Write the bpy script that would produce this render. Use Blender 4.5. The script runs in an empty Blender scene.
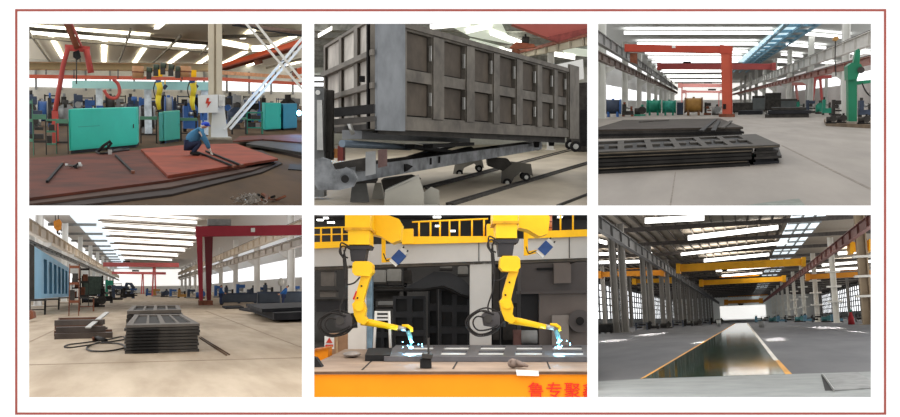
import bpy, bmesh, math, random
from mathutils import Vector as V, Matrix
random.seed(7)
SC = bpy.context.scene
C = SC.collection
# ------------------------------------------------------------------ camera, world, exposure
F, CX, CY = 1000.0, 450.0, 208.5          # focal length and centre of a 900 x 417 frame
CAM = V((0, 0, 3))
cd = bpy.data.cameras.new('camera'); cam = bpy.data.objects.new('camera', cd); C.objects.link(cam)
cd.sensor_width = 36; cd.lens = 36*F/900; cd.clip_end = 3000
cam.location = CAM; cam.rotation_euler = (math.pi/2, 0, 0)
SC.camera = cam
w = bpy.data.worlds.new('world'); SC.world = w; w.use_nodes = True
w.node_tree.nodes['Background'].inputs[0].default_value = (1.0, 1.0, 1.0, 1)
w.node_tree.nodes['Background'].inputs[1].default_value = 1.2
vs = SC.view_settings
vs.view_transform = 'Standard'; vs.look = 'None'; vs.gamma = 1; vs.exposure = 0.0; vs.use_curve_mapping = False
SC.cycles.use_denoising = True
SC.cycles.max_bounces = 6; SC.cycles.diffuse_bounces = 4
SC.cycles.sample_clamp_indirect = 4

# ------------------------------------------------------------------ rooms
DB = 8.0                                   # distance of the display wall from the camera
def wray(px, py): return V((px-CX, F, CY-py))/F
class Room:
    def __init__(s, vx, vy, rect, h=1.6, roll=0.):
        d = wray(vx, vy).normalized()
        s.R = V((0, 1, 0)).rotation_difference(d).to_matrix() @ Matrix.Rotation(math.radians(roll), 3, 'Y')
        s.h = h; s.rect = rect; s.Ri = s.R.transposed()
        s.M = Matrix.Translation(CAM) @ s.R.to_4x4() @ Matrix.Translation((0, 0, -h))
        m = 4
        x0, y0, x1, y1 = rect[0]-m, rect[1]-m, rect[2]+m, rect[3]+m
        cs = [s.Ri @ wray(*p) for p in ((x0, y0), (x1, y0), (x1, y1), (x0, y1))]
        s.planes = []
        mid = sum(cs, V())
        for i in range(4):
            n = cs[i].cross(cs[(i+1) % 4]).normalized()
            if n.dot(mid) > 0: n = -n          # outward
            s.planes.append((V((0, 0, h)), n))
        s.planes.append((s.Ri @ V((0, DB+.06, 0)) + V((0, 0, h)), s.Ri @ V((0, -1, 0))))
    def ray(s, px, py): return s.Ri @ wray(px, py)
    def fl(s, px, py, z=0.):
        r = s.ray(px, py); t = (z-s.h)/r.z; return V((r.x*t, r.y*t, z))
    def at(s, px, py, Y):
        r = s.ray(px, py); t = Y/r.y; return V((r.x*t, Y, s.h+r.z*t))
    def sx(s, px, py, X):
        r = s.ray(px, py); t = X/r.x; return V((X, r.y*t, s.h+r.z*t))
    def pp(s, p):
        q = s.R @ (V(p)-V((0, 0, s.h))); return (CX+F*q.x/q.y, CY-F*q.z/q.y)

r1 = Room(103, 92, (28.5, 23.5, 302, 205.5), h=2.2)
r2 = Room(450, 130, (314, 23.5, 587.5, 205.5))
r3 = Room(699, 103, (598, 23.5, 871.5, 205.5))
r4 = Room(140, 289, (28.5, 215, 302, 397.5))
r5 = Room(450, 300, (314, 215, 587.5, 397.5), h=1.9)
r6 = Room(741.5, 318, (598, 215, 871.5, 397.5), h=1.2, roll=-3.0)
# added fill lamps, hidden edge-on, over the near bays of the three lower halls, just under the floors of the upper ones
def bay_fill_light(px, y0, y1, wd, power, col=(1, 1, 1), py=212.4):
    l = bpy.data.lights.new('bay_fill_light', 'AREA'); l.shape = 'RECTANGLE'; l.size = wd; l.size_y = y1-y0; l.energy = power; l.color = col
    o = bpy.data.objects.new('bay_fill_light', l); C.objects.link(o)
    d = wray(px, py); n = V((0, -d.z, 1)).normalized(); yv = V((0, 1, d.z)).normalized()
    c = CAM+d*((y0+y1)/2)
    m = Matrix((V((1, 0, 0)), yv, n)).transposed().to_4x4(); m.translation = c
    o.matrix_world = m
bay_fill_light(165, 13, 78, 24, 4300, (1, .98, .95))
bay_fill_light(450, 10, 27, 6, 580)
bay_fill_light(735, 12, 88, 26, 4300)

# ------------------------------------------------------------------ materials
def lin(c):
    return tuple(((x/255)/12.92 if x/255 <= .04045 else ((x/255+.055)/1.055)**2.4) for x in c)
MATS = {}
def mat(name, c, rough=.6, metal=0., var=.25, scale=3., c2=None, bump=.0, emit=0., trans=0., stretch=(1,1,1), spec=.3):
    if name in MATS: return MATS[name]
    m = bpy.data.materials.new(name); m.use_nodes = True
    nt = m.node_tree; b = nt.nodes['Principled BSDF']
    a = lin(c)
    if emit:
        b.inputs['Base Color'].default_value = (*a, 1)
        b.inputs['Emission Color'].default_value = (*a, 1); b.inputs['Emission Strength'].default_value = emit
    else:
        tc = nt.nodes.new('ShaderNodeTexCoord'); mp = nt.nodes.new('ShaderNodeMapping')
        mp.inputs['Scale'].default_value = stretch
        nt.links.new(tc.outputs['Object'], mp.inputs[0])
        n = nt.nodes.new('ShaderNodeTexNoise'); n.inputs['Scale'].default_value = scale
        n.inputs['Detail'].default_value = 5; n.inputs['Roughness'].default_value = .6
        nt.links.new(mp.outputs[0], n.inputs['Vector'])
        r = nt.nodes.new('ShaderNodeValToRGB')
        lo = tuple(x*(1-var) for x in a) if c2 is None else lin(c2)
        hi = tuple(min(1, x*(1+var)) for x in a) if c2 is None else a
        r.color_ramp.elements[0].position = .35; r.color_ramp.elements[0].color = (*lo, 1)
        r.color_ramp.elements[1].position = .65; r.color_ramp.elements[1].color = (*hi, 1)
        nt.links.new(n.outputs[0], r.inputs[0]); nt.links.new(r.outputs[0], b.inputs['Base Color'])
        if bump:
            bp = nt.nodes.new('ShaderNodeBump'); bp.inputs['Strength'].default_value = bump
            nt.links.new(n.outputs[0], bp.inputs['Height']); nt.links.new(bp.outputs[0], b.inputs['Normal'])
    b.inputs['Roughness'].default_value = rough; b.inputs['Metallic'].default_value = metal
    b.inputs['Specular IOR Level'].default_value = spec
    if trans: b.inputs['Transmission Weight'].default_value = trans
    MATS[name] = m
    return m

Z3 = V((0, 0, 1))
class MB:
    def __init__(s): s.v = []; s.f = []; s.s = []
    def add(s, vs, fs, sm=False):
        o = len(s.v); s.v += [V(x) for x in vs]
        s.f += [[i+o for i in f] for f in fs]; s.s += [sm]*len(fs); return s
    def hexa(s, p):
        return s.add(p, [(3,2,1,0),(4,5,6,7),(0,1,5,4),(1,2,6,5),(2,3,7,6),(3,0,4,7)])
    def box(s, x0, x1, y0, y1, z0, z1):
        return s.hexa([(x0,y0,z0),(x1,y0,z0),(x1,y1,z0),(x0,y1,z0),(x0,y0,z1),(x1,y0,z1),(x1,y1,z1),(x0,y1,z1)])
    def cbox(s, c, sx, sy, sz, rz=0.):
        m = Matrix.Rotation(rz, 3, 'Z'); c = V(c)
        return s.hexa([c + m @ V((a*sx/2, b*sy/2, d*sz/2)) for d in (-1, 1) for a, b in ((-1,-1),(1,-1),(1,1),(-1,1))])
    def bar(s, p, q, w, h=None, up=None):
        p = V(p); q = V(q); d = (q-p)
        if d.length < 1e-6: return s
        d.normalize(); up = V(up) if up is not None else (Z3 if abs(d.z) < .95 else V((0, 1, 0)))
        a = d.cross(up).normalized(); b = a.cross(d).normalized(); h = w if h is None else h
        r = []
        for e in (p, q):
            r += [e + a*(i*w/2) + b*(j*h/2) for i, j in ((-1,-1),(1,-1),(1,1),(-1,1))]
        return s.hexa(r)
    def tube(s, p, q, r, r2=None, n=10):
        return s.path([p, q], [r, r if r2 is None else r2], n)
    def path(s, pts, r, n=8):
        pts = [V(x) for x in pts]; k = len(pts)
        rr = r if isinstance(r, (list, tuple)) else [r]*k
        vs = []; a = None
        for i, p in enumerate(pts):
            d = (pts[min(i+1, k-1)]-pts[max(i-1, 0)]).normalized()
            if a is None:
                a = d.cross(Z3 if abs(d.z) < .9 else V((1, 0, 0))).normalized()
            else:
                a = (a - d*a.dot(d)).normalized()
            b = d.cross(a)
            vs += [p + (a*math.cos(2*math.pi*j/n) + b*math.sin(2*math.pi*j/n))*rr[i] for j in range(n)]
        fs = [(i*n+j, i*n+(j+1) % n, (i+1)*n+(j+1) % n, (i+1)*n+j) for i in range(k-1) for j in range(n)]
        s.add(vs, fs, True); o = len(s.v)-k*n
        s.f += [[o+j for j in range(n)][::-1], [o+(k-1)*n+j for j in range(n)]]; s.s += [False]*2
        return s
    def slab(s, pts, z0, z1):
        n = len(pts); vs = [(p[0], p[1], z0) for p in pts]+[(p[0], p[1], z1) for p in pts]
        return s.add(vs, [list(range(n))[::-1], list(range(n, 2*n))]+[(i, (i+1) % n, n+(i+1) % n, n+i) for i in range(n)])
    def prism(s, pts, e):
        n = len(pts); pts = [V(p) for p in pts]; e = V(e)
        return s.add(pts+[p+e for p in pts], [list(range(n))[::-1], list(range(n, 2*n))]+[(i, (i+1) % n, n+(i+1) % n, n+i) for i in range(n)])
    def sil(s, rm, px, Y, t):
        """a plate with a pixel-measured outline standing at depth Y, t thick"""
        return s.prism([rm.at(x, y, Y) for x, y in px], (0, t, 0))
    def ball(s, c, rx, ry=None, rz=None, n=10, m=7, rot=None):
        ry = rx if ry is None else ry; rz = rx if rz is None else rz; c = V(c)
        vs = []
        for i in range(m+1):
            t = math.pi*i/m
            for j in range(n):
                a = 2*math.pi*j/n
                q = V((rx*math.sin(t)*math.cos(a), ry*math.sin(t)*math.sin(a), rz*math.cos(t)))
                vs.append(c + (rot @ q if rot else q))
        fs = [(i*n+j, (i+1)*n+j, (i+1)*n+(j+1) % n, i*n+(j+1) % n) for i in range(m) for j in range(n)]
        return s.add(vs, fs, True)
    def grid(s, rm, rows):                       # rows of points -> thin sheet
        k = len(rows[0]); vs = [p for r in rows for p in r]
        return s.add(vs, [(i*k+j, i*k+j+1, (i+1)*k+j+1, (i+1)*k+j) for i in range(len(rows)-1) for j in range(k-1)])

INFO = {}
def mesh_of(rm, name, mb, m, base, clip=True):
    bm = bmesh.new()
    bv = [bm.verts.new(v) for v in mb.v]
    for f, s in zip(mb.f, mb.s):
        try:
            q = bm.faces.new([bv[i] for i in f]); q.smooth = s
        except ValueError: pass
    bmesh.ops.remove_doubles(bm, verts=bm.verts, dist=1e-5)
    bmesh.ops.recalc_face_normals(bm, faces=bm.faces)
    if clip and rm is not None:
        for co, no in rm.planes:
            if any((v.co-co).dot(no) > 1e-4 for v in bm.verts):
                r = bmesh.ops.bisect_plane(bm, geom=bm.verts[:]+bm.edges[:]+bm.faces[:], plane_co=co, plane_no=no, clear_outer=True)
                es = [e for e in r['geom_cut'] if isinstance(e, bmesh.types.BMEdge) and e.is_boundary]
                if es: bmesh.ops.holes_fill(bm, edges=es, sides=60)
    if not bm.verts:
        bm.free(); return None
    for v in bm.verts: v.co -= base
    me = bpy.data.meshes.new(name); bm.to_mesh(me); bm.free()
    me.materials.append(m)
    return me
def bbase(mb):
    xs = [v.x for v in mb.v]; ys = [v.y for v in mb.v]; zs = [v.z for v in mb.v]
    return V(((min(xs)+max(xs))/2, (min(ys)+max(ys))/2, min(zs)))
def tag(o, label, cat, group=None, kind='thing'):
    o['label'] = label; o['category'] = cat; o['kind'] = kind
    if group: o['group'] = group
def thing(rm, name, label, cat, base, group=None):
    o = bpy.data.objects.new(name, None); C.objects.link(o); o.empty_display_size = .2
    o.matrix_world = rm.M @ Matrix.Translation(V(base)); tag(o, label, cat, group)
    INFO[o.name] = (rm, V(base)); return o
def part(t, name, mb, m, label=None):
    rm, base = INFO[t.name]
    me = mesh_of(rm, name, mb, m, base)
    if me is None: return None
    o = bpy.data.objects.new(name, me); C.objects.link(o); o.parent = t
    INFO[o.name] = (rm, base)
    if label: o['label'] = label
    return o
def solo(rm, name, label, cat, mb, m, group=None, kind='thing'):
    base = bbase(mb); me = mesh_of(rm, name, mb, m, base)
    if me is None: print('EMPTY', name, label); return None
    o = bpy.data.objects.new(name, me); C.objects.link(o)
    o.matrix_world = rm.M @ Matrix.Translation(base); tag(o, label, cat, group, kind)
    INFO[o.name] = (rm, base); return o
def struct(rm, name, mb, m):
    base = bbase(mb); me = mesh_of(rm, name, mb, m, base)
    if me is None: print('EMPTY', name); return None
    o = bpy.data.objects.new(name, me); C.objects.link(o)
    o.matrix_world = rm.M @ Matrix.Translation(base); o['kind'] = 'structure'
    INFO[o.name] = (rm, base); return o
ORD = 'first second third fourth fifth sixth seventh eighth ninth tenth eleventh twelfth thirteenth fourteenth fifteenth sixteenth seventeenth eighteenth nineteenth twentieth'.split()

# ------------------------------------------------------------------ display wall with six openings, red line
WALLROOM = None
def display_wall():
    def P(px, py, y): r = wray(px, py); return CAM + r*y
    xs = [-120, 28.5, 302, 314, 587.5, 598, 871.5, 1020]; ys = [-120, 23.5, 205.5, 215, 397.5, 540]
    bm = bmesh.new(); t = .012
    k = len(ys)
    fr = [[bm.verts.new(P(x, y, DB)) for y in ys] for x in xs]
    for i in range(7):
        for j in range(5):
            if i in (1, 3, 5) and j in (1, 3): continue
            bm.faces.new([fr[i][j], fr[i][j+1], fr[i+1][j+1], fr[i+1][j]])
    r = bmesh.ops.extrude_face_region(bm, geom=bm.faces[:])
    for v in r['geom']:
        if isinstance(v, bmesh.types.BMVert): v.co.y += t
    bmesh.ops.recalc_face_normals(bm, faces=bm.faces)
    me = bpy.data.meshes.new('wall_front'); bm.to_mesh(me); bm.free()
    me.materials.append(mat('board_white', (252, 252, 252), .8, var=.005))
    o = bpy.data.objects.new('wall_front', me); C.objects.link(o); o['kind'] = 'structure'
    mb = MB(); wd = .0165
    a, b = P(15.3, 9.2, DB), P(886, 414.6, DB)
    for x0, x1, z0, z1 in ((a.x, b.x, a.z-wd, a.z), (a.x, b.x, b.z, b.z+wd), (a.x, a.x+wd, b.z+wd, a.z-wd), (b.x-wd, b.x, b.z+wd, a.z-wd)):
        mb.box(x0, x1, DB-.004, DB+.004, z0, z1)
    me = mesh_of(None, 'trim_1', mb, mat('red_line', (160, 78, 68), .6, var=.06), V((0, 0, 0)), False)
    o = bpy.data.objects.new('trim_1', me); C.objects.link(o); o['kind'] = 'structure'
display_wall()
# ------------------------------------------------------------------ shared builders
STEEL = mat('dark_steel', (60, 57, 54), .65, 0, .35, 2.0, spec=.15)
BLACK = mat('black_steel', (32, 31, 31), .65, 0, .4, 2.0, spec=.15)
GREY = mat('grey_paint', (140, 140, 138), .6, 0, .15, 2)
WHITEP = mat('white_paint', (226, 226, 222), .6, 0, .06, .6)
RUST = mat('rusty_steel', (120, 72, 52), .75, 0, .35, 2)
GREEN = mat('machine_green', (32, 128, 104), .5, 0, .2, 1)
BLUEM = mat('machine_blue', (52, 92, 150), .5, 0, .2, 1)
NAVY = mat('navy_grey', (56, 66, 84), .55, 0, .3, 1)
OCHRE = mat('ochre_paint', (166, 124, 62), .5, 0, .2, 1)
YELLOW = mat('safety_yellow', (246, 190, 20), .45, 0, .08, 2)
RED = mat('crane_red', (196, 62, 44), .55, 0, .12, .4)
SILVER = mat('bright_steel', (176, 176, 172), .35, .6, .15, 3)
CABLE = mat('cable_black', (38, 34, 32), .6)
SKIN = mat('skin', (196, 146, 118), .6, 0, .04, 8)

def lerp(a, b, t): return a+(b-a)*t
def bil(q, u, v):
    return q[0].lerp(q[1], u).lerp(q[3].lerp(q[2], u), v)
def cells(mb, q, us, vs, solid, z0, z1):
    """a plate over floor quad q cut into cells; solid(i, j) says which cells stay"""
    for i in range(len(us)-1):
        for j in range(len(vs)-1):
            if solid(i, j):
                c = [bil(q, us[i], vs[j]), bil(q, us[i+1], vs[j]), bil(q, us[i+1], vs[j+1]), bil(q, us[i], vs[j+1])]
                mb.hexa([(p.x, p.y, z0) for p in c]+[(p.x, p.y, z1) for p in c])
    return mb
def facecells(mb, q, e, us, vs, solid):
    """the same on any quad in space, e = thickness vector"""
    e = V(e)
    for i in range(len(us)-1):
        for j in range(len(vs)-1):
            if solid(i, j):
                c = [bil(q, us[i], vs[j]), bil(q, us[i+1], vs[j]), bil(q, us[i+1], vs[j+1]), bil(q, us[i], vs[j+1])]
                mb.hexa(c+[p+e for p in c])
    return mb
def floor_of(rm, m, y1, x=80, y0=8.2, thick=.15):
    return struct(rm, 'floor', MB().box(-x, x, y0, y1, -thick, 0), m)
def strip_on(mb, rm, z, a, b, th, th2=None, t=.12):
    """a band on the level plane z between two pixels, th pixels tall"""
    th2 = th if th2 is None else th2
    p = [rm.fl(a[0], a[1], z), rm.fl(b[0], b[1], z), rm.fl(b[0], b[1]+th2, z), rm.fl(a[0], a[1]+th, z)]
    return mb.slab(p, z-t, z)
def hbeam(mb, p, q, w, h, t):
    """I-section from p to q"""
    p = V(p); q = V(q)
    for dz in (-(h-t)/2, (h-t)/2): mb.bar(p+V((0, 0, dz)), q+V((0, 0, dz)), w, t)
    mb.bar(p, q, t, h-2*t); return mb
def vpost(mb, x, y, z0, z1, w, t):
    """standing H-section"""
    mb.box(x-w/2, x-w/2+t, y-w/2, y+w/2, z0, z1); mb.box(x+w/2-t, x+w/2, y-w/2, y+w/2, z0, z1)
    return mb.box(x-w/2+t, x+w/2-t, y-t/2, y+t/2, z0, z1)
def column(rm, x, y, z1, w, m, label, group, bracket=None, brm=None):
    t = thing(rm, 'steel_column', label, 'column', (x, y, 0), group)
    part(t, 'shaft', vpost(MB(), x, y, .04, z1, w, w*.16), m)
    part(t, 'base_plate', MB().box(x-w*.8, x+w*.8, y-w*.8, y+w*.8, 0, .04), m)
    if bracket:
        s = 1 if x < 0 else -1
        part(t, 'bracket', MB().prism([(x+s*w*.4, y-.15, bracket-.9), (x+s*w*1.6, y-.15, bracket-.25), (x+s*w*1.6, y-.15, bracket), (x+s*w*.4, y-.15, bracket)], (0, .3, 0)), brm or m)
    return t
def machine(rm, x0, x1, yb, yt, style, label, m, m2=None, group=None, cat='machine', dk=.9, name=None, z0=0.):
    """a shop machine standing on the floor line yb, reaching up to pixel yt"""
    a = rm.fl(x0, yb, z0); b = rm.fl(x1, yb, z0); Y = (a.y+b.y)/2
    W = (x1-x0)/F*Y; H = (yb-yt)/F*Y*1.01; cx = (a.x+b.x)/2; D = min(W, H*1.6)*dk; m2 = m2 or STEEL
    nm = name or {'lathe': 'lathe', 'press': 'press', 'tank': 'horizontal_tank', 'cabinet': 'control_cabinet', 'reel': 'cable_reel', 'rack': 'storage_rack', 'pump': 'pump_unit', 'bin': 'steel_bin', 'table': 'work_table'}[style]
    c0 = z0
    t = thing(rm, nm, label, cat, (cx, Y+D/2, z0), group)
    B = lambda u0, u1, v0, v1, z0, z1: MB().box(cx-W/2+u0*W, cx-W/2+u1*W, Y+v0*D, Y+v1*D, c0+z0*H, c0+z1*H)
    P = lambda u, v, z: V((cx-W/2+u*W, Y+v*D, c0+z*H))
    if style == 'lathe':
        part(t, 'bed', B(0, 1, .1, .9, .12, .42), m)
        for u in (0, .78): part(t, 'foot', B(u, u+.22, .15, .85, 0, .12), m2)
        part(t, 'headstock', B(.02, .34, .05, .95, .42, .95), m)
        part(t, 'tailstock', B(.74, .92, .2, .8, .42, .78), m2)
        part(t, 'spindle', MB().tube(P(.34, .5, .66), P(.74, .5, .66), .07*H), SILVER)
        part(t, 'motor', MB().tube(P(.1, .5, 1.02), P(.3, .5, 1.02), .1*H), m2)
    elif style == 'press':
        part(t, 'base', B(0, 1, 0, 1, 0, .16), m2)
        part(t, 'upright', B(.08, .38, .1, .9, .16, 1), m)
        part(t, 'head', B(.38, .95, .15, .85, .72, .96), m)
        part(t, 'ram', MB().tube(P(.72, .5, .45), P(.72, .5, .72), .08*H), SILVER)
        part(t, 'table', B(.45, 1, .1, .9, .3, .4), m2)
        part(t, 'handwheel', MB().tube(P(.5, .1, .6), P(.5, .02, .6), .12*H, n=14), m2)
    elif style == 'tank':
        part(t, 'drum', MB().tube(P(.08, .5, .58), P(.92, .5, .58), .4*H, n=16), m)
        for u in (.04, .88): part(t, 'flange', MB().tube(P(u, .5, .58), P(u+.08, .5, .58), .44*H, n=16), m2)
        for u in (.18, .7): part(t, 'saddle', B(u, u+.12, .15, .85, 0, .3), m2)
        part(t, 'nozzle', MB().tube(P(.5, .5, .9), P(.5, .5, 1.06), .07*H), m2)
    elif style == 'pump':
        part(t, 'skid', B(0, 1, .1, .9, 0, .14), m2)
        part(t, 'motor', MB().tube(P(.05, .5, .42), P(.55, .5, .42), .28*H, n=14), m)
        part(t, 'volute', MB().tube(P(.72, .2, .5), P(.72, .8, .5), .34*H, n=16), m)
        part(t, 'outlet', MB().tube(P(.72, .5, .7), P(.72, .5, 1), .12*H), m2)
    elif style == 'cabinet':
        part(t, 'body', B(0, 1, 0, 1, .06, 1), m); part(t, 'plinth', B(.03, .97, .03, .97, 0, .06), m2)
        d = part(t, 'door', B(.05, .95, -.03, 0, .1, .95), m)
        if d: part(d, 'handle', B(.82, .88, -.06, -.03, .45, .6), m2)
    elif style == 'reel':
        for v in (.1, .8): part(t, 'flange', MB().tube(P(.5, v, .5), P(.5, v+.1, .5), .5*H, n=18), m)
        part(t, 'cable', MB().tube(P(.5, .2, .5), P(.5, .8, .5), .36*H, n=18), m2)
    elif style == 'rack':
        for u in (0, .95):
            for v in (0, .92): part(t, 'post', B(u, u+.05, v, v+.08, 0, 1), m)
        for z in (.25, .6, .92): part(t, 'shelf', B(0, 1, 0, 1, z, z+.05), m)
        part(t, 'tray', B(.1, .55, .2, .8, .3, .5), m2); part(t, 'tray', B(.3, .85, .2, .8, .65, .82), m2)
    elif style == 'bin':
        f = MB().box(cx-W/2, cx+W/2, Y, Y+.08*D, .1*H, H).box(cx-W/2, cx+W/2, Y+.92*D, Y+D, .1*H, H)
        f.box(cx-W/2, cx-W/2+.03*W, Y, Y+D, .1*H, H).box(cx+W/2-.03*W, cx+W/2, Y, Y+D, .1*H, H).box(cx-W/2, cx+W/2, Y, Y+D, .1*H, .2*H)
        part(t, 'shell', f, m)
        part(t, 'rim', MB().box(cx-W/2-.01*W, cx+W/2+.01*W, Y-.03*D, Y, .88*H, H*1.02), m2)
        for u in (.05, .48, .9): part(t, 'skid', B(u, u+.05, 0, 1, 0, .1), m2)
    elif style == 'table':
        part(t, 'table_top', B(0, 1, 0, 1, .88, 1), m)
        for u in (.02, .92):
            for v in (.02, .9): part(t, 'leg', B(u, u+.06, v, v+.08, 0, .88), m2)
        part(t, 'stretcher', B(.06, .94, .4, .5, .3, .36), m2)
    return t

def ev_mesh(o):
    dg = bpy.context.evaluated_depsgraph_get(); dg.update()
    me = bpy.data.meshes.new_from_object(o.evaluated_get(dg)); return me
def skin(name, chains, root, sub=1):
    """chains: lists of (point, radius) starting on shared points -> one grown surface"""
    bm = bmesh.new(); lay = bm.verts.layers.skin.verify(); idx = {}
    def vert(p, r):
        k = tuple(round(x, 4) for x in p)
        if k not in idx:
            v = bm.verts.new(p); v[lay].radius = (r, r); v[lay].use_root = False; idx[k] = v
        return idx[k]
    for c in chains:
        pv = None
        for p, r in c:
            v = vert(p, r)
            if pv is not None and v is not pv:
                try: bm.edges.new((pv, v))
                except ValueError: pass
            pv = v
    idx[tuple(round(x, 4) for x in root)][lay].use_root = True
    me = bpy.data.meshes.new(name); bm.to_mesh(me); bm.free()
    o = bpy.data.objects.new(name, me); C.objects.link(o)
    s = o.modifiers.new('skin', 'SKIN'); s.use_smooth_shade = True
    if sub:
        d = o.modifiers.new('sub', 'SUBSURF'); d.levels = sub; d.render_levels = sub
    r = ev_mesh(o); bpy.data.objects.remove(o); return r
def mesh_to_mb(mb, me, xf):
    return mb.add([xf @ v.co for v in me.vertices], [list(p.vertices) for p in me.polygons], True)
def person(rm, J, label, jacket, trousers, hat=None, hair=None, shoe=None, pose_gloves=None, bulk=1.0):
    """J: joints in room coordinates (pelvis chest neck head and the l/r limbs), s = size of 1 m"""
    s = J['s']; base = V(J['base'])
    t = thing(rm, 'person', label, 'person', base)
    pel, ch, ne, hd = (V(J[k]) for k in ('pelvis', 'chest', 'neck', 'head'))
    fwd = V(J['fwd']).normalized()
    up = (hd-ne).normalized(); side = fwd.cross(up).normalized()
    I = Matrix.Identity(4)
    mid = pel.lerp(ch, .5)
    arms = []; legs = []; fingers = []
    for k in 'lr':
        sh, el, wr, ha = (V(J[k+n]) for n in ('sh', 'el', 'wr', 'ha'))
        hi, kn, an, to = (V(J[k+n]) for n in ('hip', 'kn', 'an', 'to'))
        arms.append([(ch, .135*s), (sh, .065*s), (el, .045*s), (wr, .03*s), (ha, .038*s)])
        legs.append([(pel, .14*s), (hi, .1*s), (kn, .062*s), (an, .042*s), (to, .038*s)])
        d = (ha-wr).normalized(); a = d.cross(fwd)
        a = a.normalized() if a.length > .1 else d.cross(up).normalized()
        nrm = d.cross(a)
        for i, L in enumerate((.07, .082, .076, .06)):
            o = ha + a*((i-1.5)*.021*s)
            p1 = o + d*.03*s; p2 = p1 + d*L*.5*s - nrm*.008*s; p3 = p2 + d*L*.4*s - nrm*.025*s
            fingers.append([(p, r*s) for p, r in zip((o, p1, p2, p3), (.011, .0105, .009, .0075))])
        o = wr.lerp(ha, .6) - a*.03*s
        fingers.append([(o, .013*s), (o - a*.03*s + d*.03*s, .011*s), (o - a*.032*s + d*.065*s - nrm*.01*s, .009*s)])
    body = [[(pel, .14*s), (mid, .125*s), (ch, .135*s), (ne, .055*s), (ne.lerp(hd, .5), .055*s)]]
    mb = MB(); mesh_to_mb(mb, skin('b', [[(p_, r_*(.78 if r_ > .05*s else 1)) for p_, r_ in c_] for c_ in body+arms+legs], pel), I)
    for f in fingers: mesh_to_mb(mb, skin('f', [f], f[0][0], 0), I)
    rot = Matrix((side, fwd, up)).transposed()
    hq = lambda x, y, z: hd + rot @ V((x*s, y*s, z*s))
    mb.ball(hd, .078*s, .096*s, .115*s, 14, 10, rot)
    mb.ball(hq(0, .1, -.015), .014*s, .02*s, .022*s, 8, 5, rot)
    for e in (-1, 1): mb.ball(hq(e*.08, -.005, -.01), .012*s, .022*s, .032*s, 8, 5, rot)
    part(t, 'body', mb, pose_gloves or SKIN)
    if pose_gloves: part(t, 'face', MB().ball(hq(0, .012, -.02), .076*s, .09*s, .1*s, 14, 10, rot), SKIN)
    em = MB()
    for e in (-1, 1): em.ball(hq(e*.032, .088, .005), .011*s, .009*s, .009*s, 8, 5, rot)
    part(t, 'eyes', em, BLACK)
    part(t, 'mouth', MB().ball(hq(0, .087, -.06), .024*s, .01*s, .007*s, 8, 5, rot), mat('lips', (150, 84, 78), .6))
    def grown(ch_, add, cut=0):
        return [[(p, r+add*s) for p, r in (c[:-cut] if cut else c)] for c in ch_]
    jb = [[(pel, .165*s), (mid, .19*s*bulk), (ch, .18*s*bulk), (ne, .085*s)]]
    part(t, 'jacket', mesh_to_mb(MB(), skin('j', jb+grown(arms, .036, 1), pel), I), jacket)
    part(t, 'trousers', mesh_to_mb(MB(), skin('t', grown(legs, .024, 1), pel), I), trousers)
    for k in 'lr':
        an, to = V(J[k+'an']), V(J[k+'to'])
        part(t, 'shoe', MB().path([an-(to-an)*.25, an.lerp(to, .3), to], [.05*s, .06*s, .042*s], 10), shoe or BLACK)
    if hat:
        h = MB().ball(hq(0, -.005, .045), .1*s, .118*s, .098*s, 14, 8, rot)
        h.path([hq(-.06, .1, .045), hq(0, .145, .04), hq(.06, .1, .045)], .018*s, 8)
        part(t, 'hard_hat', h, hat)
    else:
        part(t, 'hair', MB().ball(hq(0, -.02, .035), .085*s, .1*s, .095*s, 12, 8, rot), hair or BLACK)
    return t
# ================================================================== lower left view: bright hall with frame stacks
rm = r4
H4 = 11.6
fl4 = floor_of(rm, mat('floor_tan', (184, 168, 147), .6, 0, .1, 1.1, c2=(156, 139, 118), stretch=(1, .16, 1), spec=.1), 480)
cl = struct(rm, 'ceiling', MB().box(-13, 26, 60, 480, H4, H4+.2), mat('roof_grey', (212, 207, 203), .7, 0, .05))
SKY4 = mat('skylight_white', (255, 253, 248), emit=2.1)
for a, b, th in (((97, 215), (197, 221), 3), ((101, 223), (197, 229), 2.7), ((105, 231.5), (196, 236.5), 2.4), ((109, 239), (193, 243.5), 2.2), ((113, 246), (185, 249.5), 2), ((117, 252), (178, 255), 1.6), ((120, 257), (172, 259.5), 1.3)):
    part(cl, 'skylight', strip_on(MB(), rm, H4-.5, a, b, th*.72), SKY4)
for a, b in (((98, 219.5), (197, 225.5)), ((102, 227.5), (197, 233.5)), ((106, 235.3), (196, 240)), ((110, 242.6), (190, 246.6)), ((114, 249), (182, 252.3)), ((118, 254.6), (175, 257.4))):
    part(cl, 'purlin', strip_on(MB(), rm, H4-.5, a, b, .9, .9), mat('purlin_tan', (170, 156, 146), .7))
p = [rm.fl(x, y, H4-.12) for x, y in ((70, 215), (97, 215), (136, 279), (128, 279))]
part(cl, 'side_skylight', MB().slab(p, H4-.2, H4-.12), mat('skylight_blue', (216, 230, 240), emit=1.1))
mb = MB()
for k in range(14):
    y = 105+k*26; mb.box(-13, -6.3, y, y+.5, H4-.6, H4-.2)
part(cl, 'rafter', mb, GREY)
DAY = mat('daylight_pane', (250, 252, 255), emit=1.4)
wb = struct(rm, 'wall_back', MB().box(-20, 30, 480, 480.4, 0, H4), mat('wall_pale', (226, 226, 222), .8, 0, .03))
part(wb, 'window', MB().box(-14, 26, 479.8, 480, 3, 10.5), mat('far_end_glow', (238, 236, 232), emit=.95))  # glowing pane added to whiten the far end wall
wl = struct(rm, 'wall_left', MB().box(-15.4, -15, 70, 480, 0, H4), mat('wall_pale2', (226, 226, 224), .8, 0, .04))
wr = struct(rm, 'wall_right', MB().box(30, 30.4, 80, 480, 0, H4+4), mat('wall_bright', (236, 238, 240), .8, 0, .02))
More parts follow.
